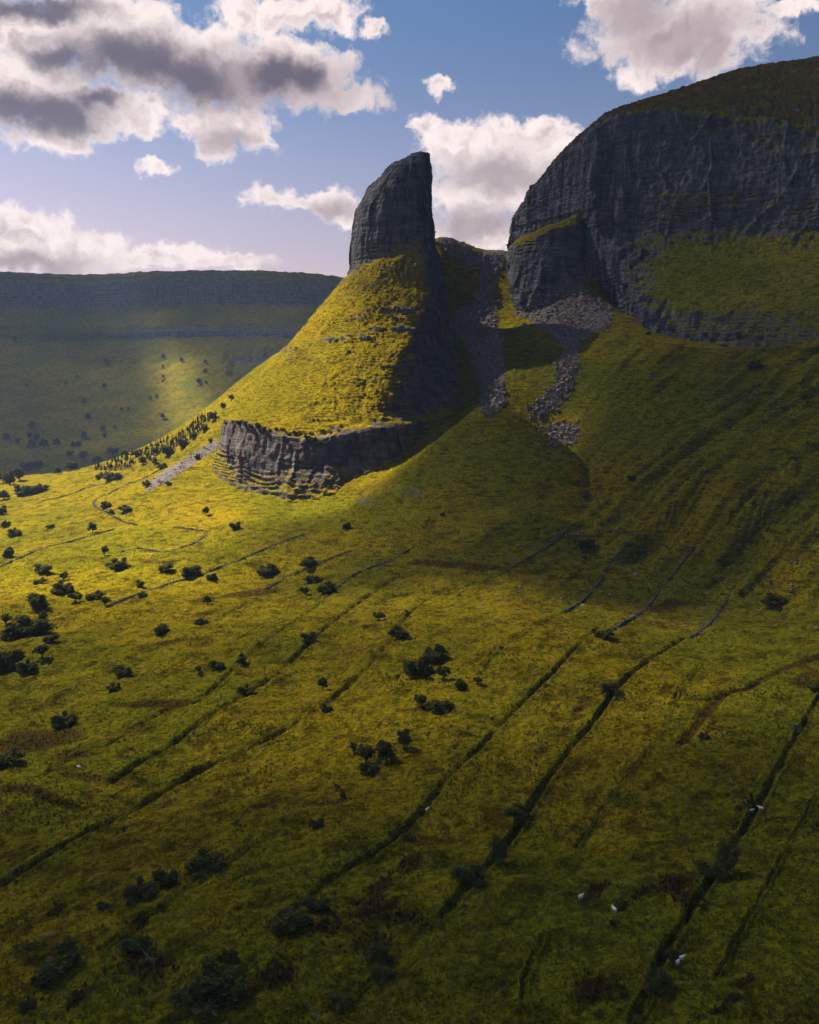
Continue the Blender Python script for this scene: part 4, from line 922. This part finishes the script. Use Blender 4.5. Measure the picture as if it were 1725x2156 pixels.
TREES = [
 # sunlit meadow and the foot of the pinnacle
 ('E',1185,1425,48,60,'thorn0','slender lone tree on the brightest slope below the lower cliff'),
 ('E',1352,1508,62,58,'bush0','leaning dark bush on the bright slope, right of the slender lone tree'),
 ('E',535,1528,62,68,'thorn1','lone round tree beside the thin wall in the sunlit meadow'),
 ('E',85,1548,62,58,'bush1','dark bush near the left edge in the sunlit meadow'),
 ('E',35,1488,50,42,'bush2','small bush touching the left edge above the meadow bushes'),
 ('E',52,1668,72,70,'bush0','dark bush at the left edge below the sunlit meadow wall'),
 ('E',600,1658,50,66,'thorn2','upright tree at the lower rim of the sunlit meadow'),
 ('E',930,1158,52,40,'bush1','low bush at the head of the rising stone wall'),
 ('E',845,1262,46,48,'bush2','bush at the lower end of the pink scree streak'),
 ('E',890,1128,42,46,'bush0','bush beyond the stone wall near the scree streak'),
 ('E',610,1382,52,46,'bush1','small bush just inside the wall hairpin'),
 ('E',722,1402,74,36,'bush2','flat bush by the wall dropping from the hairpin'),
 ('E',640,1415,46,30,'bush0','low bush touching the wall below the hairpin'),
 ('E',1135,1100,30,34,'bush1','tiny bush beside the upper pink scree streak'),
 ('E',970,1250,36,24,'bush2','tiny shrub on the sunlit slope right of the scree foot'),
 ('E',1210,1005,26,26,'bush0','speck of a bush on the ridge below the lower cliff corner'),
 # fringe of broadleaf trees
 ('E',60,1255,95,105,'round0','tallest broadleaf tree at the left edge of the sunlit meadow'),
 ('E',112,1228,72,85,'round1','broadleaf tree right beside the tallest one at left'),
 ('E',165,1180,95,68,'round0',FRINGE),('E',215,1168,85,58,'round1',FRINGE),('E',330,1192,52,52,'round0','single round tree in front of the far meadow hedge'),
 ('E',420,1168,85,58,'round1',FRINGE),('E',560,1130,75,50,'round0',FRINGE),('E',480,1102,62,50,'round1',FRINGE),('E',400,1090,60,40,'round0',FRINGE),
 ('E',650,1080,80,45,'round1',FRINGE),('E',820,1132,52,50,'round0','round tree standing in the brown rushy corner of the meadow'),
 ('E',960,1080,95,62,'round1',FRINGE),('E',1045,1035,90,62,'round0',FRINGE),('E',900,1075,70,50,'round0',FRINGE),('E',780,1090,70,42,'round1',FRINGE),('E',720,1085,60,40,'round0',FRINGE),
 ('E',1110,985,80,52,'round1',FRINGE),('E',1170,940,80,56,'round0',FRINGE),('E',1225,880,85,75,'round1','tree clinging to the dark notch behind the pinnacle shoulder'),('E',1280,810,60,50,'round0','tree on the ridge crest behind the pinnacle shoulder'),('E',1330,760,60,40,'round1','topmost tree on the ridge crest behind the pinnacle'),
 ('E',25,1335,80,60,'round0','broad tree at the left edge below the tallest tree'),('E',150,1302,110,52,'bush1','wide dark bush in the hollow left of the meadow'),('E',225,1288,95,46,'bush2','wide bush right of the hollow, at the meadow edge'),
 ('E',625,1218,85,44,'bush0','wide bush on the far meadow wall'),('E',672,1215,62,46,'bush1','bush right of the wide one on the far meadow wall'),('E',570,1215,52,42,'bush2','small bush left of the wide one on the far meadow wall'),
 ('E',20,1240,70,90,'round1','broadleaf tree cut by the left edge of the picture'),('E',10,1420,60,60,'bush0','dark bush cut by the left edge beside the meadow'),('E',290,1500,46,24,'bush1','low shrub in the middle of the left meadow'),
 # shaded middle ground, left
 ('A',220,375,100,50,'bush0','broad low bush at the shadow edge, far left'),
 ('A',610,350,92,70,'bush1','dense dark bush at the lower rim of the meadow'),
 ('A',205,432,62,46,'bush2','small bush below the broad low one at far left'),
 ('A',330,412,54,52,'thorn0','upright tree above the left dark thicket'),
 ('A',200,552,125,95,'bush0','large dark thicket in the last strip of sun at left'),
 ('A',325,478,95,78,'bush1','large dark bush just right of the thicket in the sun strip'),
 ('A',390,522,72,56,'thorn1','grey-green tree right of the two large left thickets'),
 ('A',485,508,92,56,'bush2','wide faint bush below the meadow rim'),
 ('A',545,545,52,58,'thorn2','tree at the left end of the long tumbled wall'),
 ('A',725,448,54,48,'bush0','bush above the long tumbled wall, left part'),
 ('A',738,500,42,34,'bush1','small bush below the long tumbled wall, left part'),
 ('A',858,362,74,58,'bush2','dark bush on the shadow edge left of centre'),
 ('A',990,388,115,66,'bush0','wide dark bush where the sunlit patch ends'),
 ('A',1095,404,52,38,'bush1','small bush by the tumbled wall, right of the wide dark bush'),
 ('A',1375,382,112,58,'bush2','wide dark bush on the upper field left of the rubble walls'),
 ('A',1595,340,105,56,'bush0','bush above the rubble wall below the lower cliff'),
 ('A',1690,472,95,72,'bush1','darkest round bush beside the rubble walls in the centre'),
 ('A',1580,488,62,56,'thorn0','small tree left of the darkest round bush'),
 ('A',1075,540,52,56,'thorn1','small tree standing in the heather band'),
 ('A',1045,638,72,48,'bush2','bush below the heather band'),
 ('A',835,688,95,66,'bush0','faint round bush alone in the middle left field'),
 ('A',170,685,165,125,'bush1','largest dark thicket on the left side'),
 ('A',85,705,115,90,'bush2','thicket joined to the left of the largest one'),
 ('A',35,880,150,150,'bush0','big black thicket at the left edge of the frame'),
 ('A',140,880,82,66,'bush1','bush right of the black thicket at the left edge'),
 ('A',220,810,84,86,'thorn2','tree below the largest left thicket'),
 ('A',265,730,72,56,'bush2','bush at the right end of the largest left thicket'),
 ('A',640,912,125,76,'bush0','long dark bush on a ditch in the left field'),
 ('A',590,985,62,56,'bush1','bush lower down the same ditch, left field'),
 ('A',1130,872,84,66,'bush2','round dark bush among rush tufts'),
 ('A',1250,838,74,58,'bush0','bush on the ditch right of the rush tufts'),
 ('A',1030,888,42,42,'thorn0','small tree left of the bush among rush tufts'),
 ('A',1270,1000,84,62,'bush1','faint bush on the sunken ditch, left of centre'),
 ('A',1670,980,52,76,'thorn1','tall thin tree above a bush on the middle ditch'),
 ('A',1690,1092,64,58,'bush2','bush on the middle ditch below the tall thin tree'),
 ('A',1595,720,74,56,'bush0','bush growing over the upper end of a sunken ditch'),
 ('A',330,1158,105,78,'bush1','dark bush above the brown rushes at left'),
 ('A',40,1362,130,105,'bush2','dark bush cut by the left edge among brown rushes'),
 ('A',30,640,60,60,'thorn2','pale tree at the left edge above the black thicket'),
 # middle ground, centre
 ('B',460,168,58,56,'bush0','dark bush below the broken rocks at the pinnacle foot'),
 ('B',265,468,92,56,'bush1','bush between the rubble walls, above the darkest round bush'),
 ('B',645,688,84,72,'thorn0','loose tree on the field below the ochre hump'),
 ('B',760,788,115,92,'bush2','wide loose bush beside the curved ditch'),
 ('B',810,660,44,40,'bush0','small bush on the curved ditch above the wide loose one'),
 ('B',870,1000,150,150,'bush1','left half of the big round thicket in the middle field'),
 ('B',960,925,140,130,'bush2','right half of the big round thicket in the middle field'),
 ('B',1015,1028,84,100,'thorn1','brownish bush at the right foot of the big round thicket'),
 ('B',1115,1085,95,82,'bush0','small dark bush right of the big round thicket'),
 ('B',890,1185,105,95,'thorn2','ragged tree below the big round thicket, left of a pair'),
 ('B',1000,1205,125,90,'bush1','dense bush below the big round thicket, right of a pair'),
 ('B',750,1055,52,78,'thin','thin lone tree left of the big round thicket'),
 ('B',1212,1050,62,52,'thorn0','faint shrub right of the small dark bush'),
 ('B',820,800,32,28,'bush2','tiny shrub right of the wide loose bush'),
 ('B',240,828,64,56,'bush0','bush on the sunken ditch at centre left'),
 ('B',1345,852,24,26,'bush1','tiny pointed bush alone on the field right of centre'),
 ('B',498,1450,54,72,'thorn1','leftmost tree of the hollow thicket in the middle field'),
 ('B',572,1508,125,130,'thorn2','open tree at the front of the hollow thicket'),
 ('B',690,1498,140,150,'round0','tallest tree of the hollow thicket in the middle field'),
 ('B',788,1420,92,120,'round1','rightmost tree of the hollow thicket'),
 ('B',600,1560,120,60,'bush2','low scrub along the lower side of the hollow thicket'),
 ('B',400,1672,72,66,'thin','small wind-bent tree on the terrace below the hollow thicket'),
 ('B',436,1702,44,44,'bush0','small bush right of the wind-bent tree'),
 ('B',930,1372,44,60,'thin','faint sapling right of the hollow thicket'),
 ('B',1010,88,28,28,'bush1','speck of a bush on the mound'),
 ('B',1295,1258,22,20,'bush2','tiny shrub on the long ditch right of centre'),
 # right
 ('C',385,272,110,76,'bush0','round dark bush in front of the level stone wall'),
 ('C',376,336,28,28,'bush1','tiny shrub below the bush by the level wall'),
 ('C',487,782,112,62,'bush2','dark bush where a stone wall meets the sunken ditch'),
 ('C',515,1104,104,88,'bush0','round bush at the bend of the green lane'),
 ('C',1465,592,115,68,'bush1','dark bush at the talus foot, far right'),
 ('C',1150,352,28,20,'bush2','tiny shrub right of the middle stone wall'),
 ('C',745,518,20,18,'bush0','tiny shrub left of the middle stone wall'),
 ('C',1065,1368,50,46,'bush1','small dark bush in the brown gully, right'),
 ('C',1690,1085,80,60,'bush2','dark scrub at the right edge above the ditch'),
 ('C',1600,1340,80,60,'bush0','dark scrub on the ditch near the right edge'),
 # dark foreground
 ('D',1360,412,64,70,'thin','small lone tree in the open field, lower left'),
 ('D',1185,640,185,105,'bush1','broad dark bush at the right of the lower left row'),
 ('D',1130,665,74,48,'bush2','small bush at the foot of the broad dark one, lower left row'),
 ('D',960,738,135,125,'bush0','tall dark bush in the middle of the lower left row'),
 ('D',805,798,152,115,'bush1','dark bush at the left end of the lower left row'),
 ('D',592,864,62,38,'bush2','small dark shrub left of the lower left row'),
 ('D',155,1150,155,115,'thin','open twiggy tree near the lower left corner'),
 ('D',350,1220,250,150,'bush0','wide shadowy bush in the lower left'),
 ('D',160,1440,66,62,'bush1','black shrub at the bottom left corner'),
 ('D',235,1312,92,78,'bush2','shadowy bush between the corner shrub and the wide bush'),
 ('D',780,1110,150,105,'bush0','dark bush behind the bleached branches'),
 ('D',1240,1380,290,220,'bush1','biggest black thicket at the bottom'),
 ('D',1060,1395,125,90,'bush2','lighter bush at the left of the biggest bottom thicket'),
 ('D',1300,1180,130,100,'thorn0','dark tree above the biggest bottom thicket'),
 ('D',860,1150,150,110,'dead0','bleached leafless tree lying in the dark lower left slope'),
 ('D',270,1040,80,80,'dead0','grey leafless sapling near the lower left edge'),
 ('F',285,404,84,72,'bush0','dark round bush beside a heap of pale stones'),
 ('F',735,465,70,62,'bush1','left bush of the pair on the ditch, lower centre'),
 ('F',815,470,80,56,'bush2','right bush of the pair on the ditch, lower centre'),
 ('F',1335,598,115,155,'round0','tall dark tree standing in the right hand ditch, lower centre'),
 ('F',1150,708,155,125,'bush0','grey-green bush with dead twigs, lower centre'),
 ('F',1212,722,84,58,'bush1','pale green bush at the foot of the twiggy one'),
 ('F',1185,650,110,110,'dead0','bare twigs sticking out of the grey-green bush'),
 ('F',1440,360,155,105,'thorn1','loose dark bush across the ditch, right of centre'),
 ('F',150,960,205,145,'bush2','big black bush, lower centre left'),
 ('F',285,870,145,98,'bush0','black bush above the big one, lower centre left'),
 ('F',640,1180,155,135,'round1','greyish round tree in the bottom centre'),
 ('F',660,1255,125,95,'bush1','black bush at the foot of the greyish round tree'),
 ('F',430,1425,130,90,'bush2','dim bush at the bottom edge, centre'),
 ('F',290,1500,80,90,'dead0','pale leafless stump at the bottom edge'),
 # lower right
 ('G',1360,312,135,118,'spiky','spiky juniper on the right hand ditch'),
 ('G',1178,678,170,220,'round0','large dark tree on the ditch, lower right'),
 ('G',1088,700,125,125,'bush0','dark bush hugging the left of the large lower right tree'),
 ('G',885,1200,88,125,'thorn2','dark tree beside two sheep, lower right'),
 ('G',800,1320,125,115,'bush1','round bush below the tree with two sheep'),
 ('G',660,1525,90,66,'bush2','black bush at the bottom edge, right'),
 ('G',1265,300,34,34,'bush0','small shrub left of the spiky juniper'),
 ('G',585,870,50,56,'bush1','small dark shrub by a white speck, lower right'),
 ('G',1060,870,40,34,'bush2','small black shrub on the ditch, lower right'),
 # slopes of pinnacle and mountain
 ('C',-20,-1,1,1,None,None)]
for (k, cx, cy, w_, h_, kind, lab) in TREES:
    if not kind: continue
    sc_, ox, oy = OFF[k]; px, py = ox + cx * sc_, oy + cy * sc_
    loc, nr_, ob = cast(px, min(py, 2150))
    if not loc or ob.name not in LANDS: continue
    dist = (loc - Vector((0, 0, H))).length
    wm = w_ * sc_ * dist / F; dep = math.asin((H - loc.z) / dist)
    hm = max(0.55 * wm, (h_ * sc_ * dist / F - wm * 0.45 * math.sin(max(dep, 0))) / max(0.5, math.cos(dep)))
    loc = loc - Vector((0, 0, 0.04 * hm))
    kk = 0.68 if k == 'E' and cx > 1090 and cy < 1000 else 0.62 if kind == 'dead0' else 0.95
    put_tree(kind, loc, wm * kk, hm * kk, lab, 'trees fringing the sunlit meadow' if lab == FRINGE else 'thorn bushes and trees of the fields')
for (cx, cy, w_) in [(610,555,34),(445,640,20),(378,673,20),(600,695,30),(485,785,30),(155,690,16),(85,428,30),(938,520,24),(935,578,16),(938,640,24),(935,662,16),(1045,545,26),(1180,550,20),(1180,606,24),(1145,675,36),(1185,672,20),
                     (900,750,22),(700,825,20),(510,875,34),(480,985,44),(600,980,26),(590,945,36),(185,930,44),(935,870,30),(250,1040,60),(330,1030,50),(420,1035,36),(450,1030,34),(180,1050,60),(40,1000,50),(100,1020,40),(210,1000,46),(170,985,40),(740,825,20),(660,930,24),(865,760,18)]:
    px, py = cx * .3664, 561.9 + cy * .3664
    loc, nr_, ob = cast(px, py)
    if not loc or ob.name not in LANDS: continue
    dist = (loc - Vector((0, 0, H))).length; wm = w_ * .3664 * dist / F
    put_tree('round%d' % (cx % 2), loc - Vector((0, 0, .3)), wm, wm * .95, FAR if cy < 900 else 'dark tree in the hazy wood on the far valley floor', 'trees scattered over the far hillside' if cy < 900 else 'trees of the far valley floor')
for (px, py, w_, lab) in [(1590,775,22,'dark bush at the top of the talus below the right cliffs'),(1555,708,14,'bush on the thin dark rock band under the right cliffs'),(1365,705,10,'tuft of a bush on the broken corner of the cliffs'),(1485,708,12,'small bush on the rock band, left of another'),
                          (565,560+0,1,None),(1330,1012,18,'dark bush in a gully on the grassy talus'),(1450,1010,10,'speck of a bush on the talus ribs'),(648,850,1,None),(1110,655,14,'bush at the foot of the dark buttress'),(1100,640,10,'small bush left of the one at the buttress foot')]:
    if not lab: continue
    loc, nr_, ob = cast(px, py)
    if not loc: continue
    dist = (loc - Vector((0, 0, H))).length; wm = w_ * dist / F
    put_tree('bush%d' % (w_ % 3), loc - Vector((0, 0, .2)), wm, wm * .8, lab, 'bushes on the steep slopes')
# bushes hanging along the brow of the lower cliff
rl = np.random.default_rng(77)
for px in np.arange(478, 720, 13):
    py = np.interp(px, [470, 520, 600, 640, 690, 740], [884, 892, 905, 918, 936, 915]) + rl.uniform(0, 8)
    loc, nr_, ob = cast(px, py)
    if loc:
        wm = rl.uniform(8, 16) * loc.length / F
        put_tree('bush%d' % rl.integers(3), loc - Vector((0, 0, .6)), wm, wm * .8, 'shrub in the row hanging over the brow of the lower cliff', 'shrubs along the lower cliff brow')

# spruce plantation on the valley floor: too many, too far to count
SP = [(200,985),(260,962),(330,935),(390,905),(420,880),(455,868),(440,890),(415,915),(380,940),(330,965),(270,985),(210,1000)]
pa = np.array(SP); V_, F_ = [], []; off = 0; k = 0
while k < 1500:
    px, py = rl.uniform(195, 460), rl.uniform(866, 1002)
    k += 1
    if not in_poly(np.array([px]), np.array([py]), SP)[0]: continue
    loc, nr_, ob = cast(px, py)
    if not loc or ob.name not in LANDS: continue
    hh = rl.uniform(3.5, 8) * loc.y / 1200
    for lv in range(4):
        z0 = loc.z + hh * (0.08 + .22 * lv); z1 = z0 + hh * .34; r = hh * .24 * (1 - .22 * lv)
        ring = [(loc.x + r * rl.uniform(.7, 1.2) * math.cos(a), loc.y + r * rl.uniform(.7, 1.2) * math.sin(a), z0 - rl.uniform(0, .1) * hh) for a in np.linspace(0, 6.28, 8)[:-1]]
        V_ += ring + [(loc.x, loc.y, z1)]
        F_ += [[off + j, off + (j + 1) % 7, off + 7] for j in range(7)]; off += 8
o = mesh_obj('spruce_plantation', V_, F_, CONIF, smooth=False); tag(o, 'dark spruce plantation in the valley behind the sunlit meadow', 'plantation', kind='stuff')

# ------------------------------------------------------------------ fence posts
rp = np.random.default_rng(88)
POSTS = [('D',340,560,'tallest pale fence post beside the lower left ditch'),('D',225,582,'leaning fence post left of the tallest one'),('D',188,602,'short fence post, third from the tallest'),('D',150,628,'fence post, fourth from the tallest along the ditch'),
         ('D',110,650,'fence post, fifth from the tallest along the ditch'),('D',68,675,'fence post, second from the left edge'),('D',43,688,'fence post nearest the left edge'),('D',995,265,'lone fence post further up the same ditch'),('D',932,278,'short post left of the lone upper post'),
         ('F',465,705,'pale fence post on the dark ditch, lower centre'),('F',655,562,'pale fence post higher on the lower centre ditch'),('C',65,1065,'thin fence post by the long ditch, upper right')]
for k, cx, cy, lab in POSTS:
    sc_, ox, oy = OFF[k]; loc, nr_, ob = cast(ox + cx * sc_, oy + cy * sc_)
    if not loc: continue
    h_ = 1.5 if 'tallest' in lab[:8] or 'lone' in lab else rp.uniform(.9, 1.25); a, b = rp.normal(0, .1, 2)
    v, f = tube([(0, 0, -.3), (a * .5, b * .5, h_ * .5), (a, b, h_), (a, b, h_ + .04)], [.07, .065, .06, .015], 7)
    o = mesh_obj('fence_post', v, f, POST); o.location = loc; tag(o, lab, 'fence post', 'weathered posts along the ditches')

# ------------------------------------------------------------------ sheep
def sheep_mesh():
    # one surface: rings along the body from rump to muzzle, legs grown from the belly
    prof = [(-.56, .02, .58), (-.52, .17, .60), (-.38, .25, .60), (-.15, .28, .59), (.12, .28, .60), (.32, .25, .63), (.44, .18, .70), (.54, .12, .80), (.62, .11, .86), (.72, .085, .82), (.82, .06, .76), (.85, .015, .75)]
    V_, F_ = tube([(x, 0, z) for x, r, z in prof], [r for x, r, z in prof], 12)
    V_ = [p + np.array([0, 0, 0]) for p in V_]; F_ = list(F_); off = len(V_)
    for lx in (-.36, .30):
        for ly in (-.14, .14):
            v, f = tube([(lx, ly, .55), (lx + (.03 if lx < 0 else 0), ly, .34), (lx - (.03 if lx < 0 else 0), ly, .18), (lx, ly, .02), (lx + .03, ly, 0)], [.10, .07, .04, .035, .04], 7)
            V_ += v; F_ += [[i + off for i in q] for q in f]; off += len(v)
    V_ = np.array(V_); wool = V_[:, 2] > .38
    return V_, np.array(F_)
SV, SF = sheep_mesh()
def ear(s):
    return tube([(.60, .08 * s, .90), (.58, .17 * s, .90), (.57, .22 * s, .87)], [.03, .035, .01], 5)
SHEEP = [('G',355,815,.6,'white sheep beside a russet bracken patch, largest white dot'),('G',548,888,2.0,'white sheep beside a small dark shrub, lower right'),('G',930,1172,.3,'upper one of two white sheep beside the dark tree'),('G',912,1193,1.2,'lower one of two white sheep beside the dark tree'),
         ('G',1390,305,2.6,'white sheep right under the spiky juniper'),('G',1333,320,.2,'white sheep left under the spiky juniper'),('G',1113,675,1.0,'sheep in front of the large dark lower right tree'),('C',668,428,.1,'white sheep on the green field between two stone walls'),
         ('C',367,613,.5,'white sheep at the end of the left straight wall'),('A',410,1387,2.9,'white sheep alone in the left field'),('F',922,312,.9,'white sheep on the ditch bank, lower centre')]
sp0 = None
for k, cx, cy, rz, lab in SHEEP:
    sc_, ox, oy = OFF[k]; loc, nr_, ob = cast(ox + cx * sc_, oy + cy * sc_)
    if not loc: continue
    if sp0 is None:
        o = mesh_obj('sheep', SV, SF, WOOL); sub = o.modifiers.new('round', 'SUBSURF'); sub.levels = sub.render_levels = 1
        for s_ in (-1, 1): mesh_obj('ear', *ear(s_), FACE, o)
        sp0 = o
    else:
        o = sp0.copy(); C.objects.link(o)
        for ch in sp0.children: c = ch.copy(); C.objects.link(c); c.parent = o
    far_ = 1.0 if loc.y < 260 else 1.25
    o.location = loc - Vector((0, 0, .02)); o.rotation_euler = (0, 0, rz); o.scale = (0.9 * far_,) * 3
    tag(o, lab, 'sheep', 'sheep grazing on the slopes')

# ------------------------------------------------------------------ haze in the valley air
hz = bpy.data.materials.new('valley_haze'); hz.use_nodes = True; q = NT(hz.node_tree); q.n.clear()
pv = q.node('ShaderNodeVolumePrincipled'); pv.inputs['Color'].default_value = (0.45, 0.62, 1.0, 1); pv.inputs['Density'].default_value = 0.000048; pv.inputs['Anisotropy'].default_value = 0.0
oo = q.node('ShaderNodeOutputMaterial'); q.l.new(pv.outputs[0], oo.inputs['Volume'])
lo = np.array([-3600., -400., -185.]); hi = np.array([3600., 5600., 480.])
bv = np.array([[x, y, z] for x in (lo[0], hi[0]) for y in (lo[1], hi[1]) for z in (lo[2], hi[2])])
o = mesh_obj('haze', bv, CUBE_F, hz, smooth=False); tag(o, kind='stuff')
allz = [GZ.min(), GE[..., 2].min(), GM[..., 2].min(), GB[..., 2].min(), GF[..., 2].min()]; print('ZMIN', allz, 'ZMAX', GE[..., 2].max(), GM[..., 2].max(), GF[..., 2].max(), 'FX', GF[..., 0].min(), GF[..., 0].max(), GF[..., 1].max())

ORD = 'first second third fourth fifth sixth seventh eighth ninth tenth eleventh twelfth thirteenth fourteenth fifteenth sixteenth seventeenth eighteenth nineteenth twentieth twenty-first twenty-second twenty-third twenty-fourth twenty-fifth'.split()
for grp, phrase in (('trees fringing the sunlit meadow', 'broadleaf tree in the hedge beyond the sunlit meadow'), ('trees of the far valley floor', 'dark tree in the hazy wood on the far valley floor'),
                    ('trees scattered over the far hillside', 'dark round tree on the shaded far hillside'), ('shrubs along the lower cliff brow', 'shrub hanging over the lower cliff brow')):
    row = sorted((o for o in C.objects if o.get('group') == grp and not o.parent), key=lambda o: o.location.x / o.location.y)
    for k, o in enumerate(row):
        if k < len(ORD) and o['label'].split()[0] in ('broadleaf', 'dark', 'shrub'): o['label'] = '%s, %s from the left' % (phrase, ORD[k])
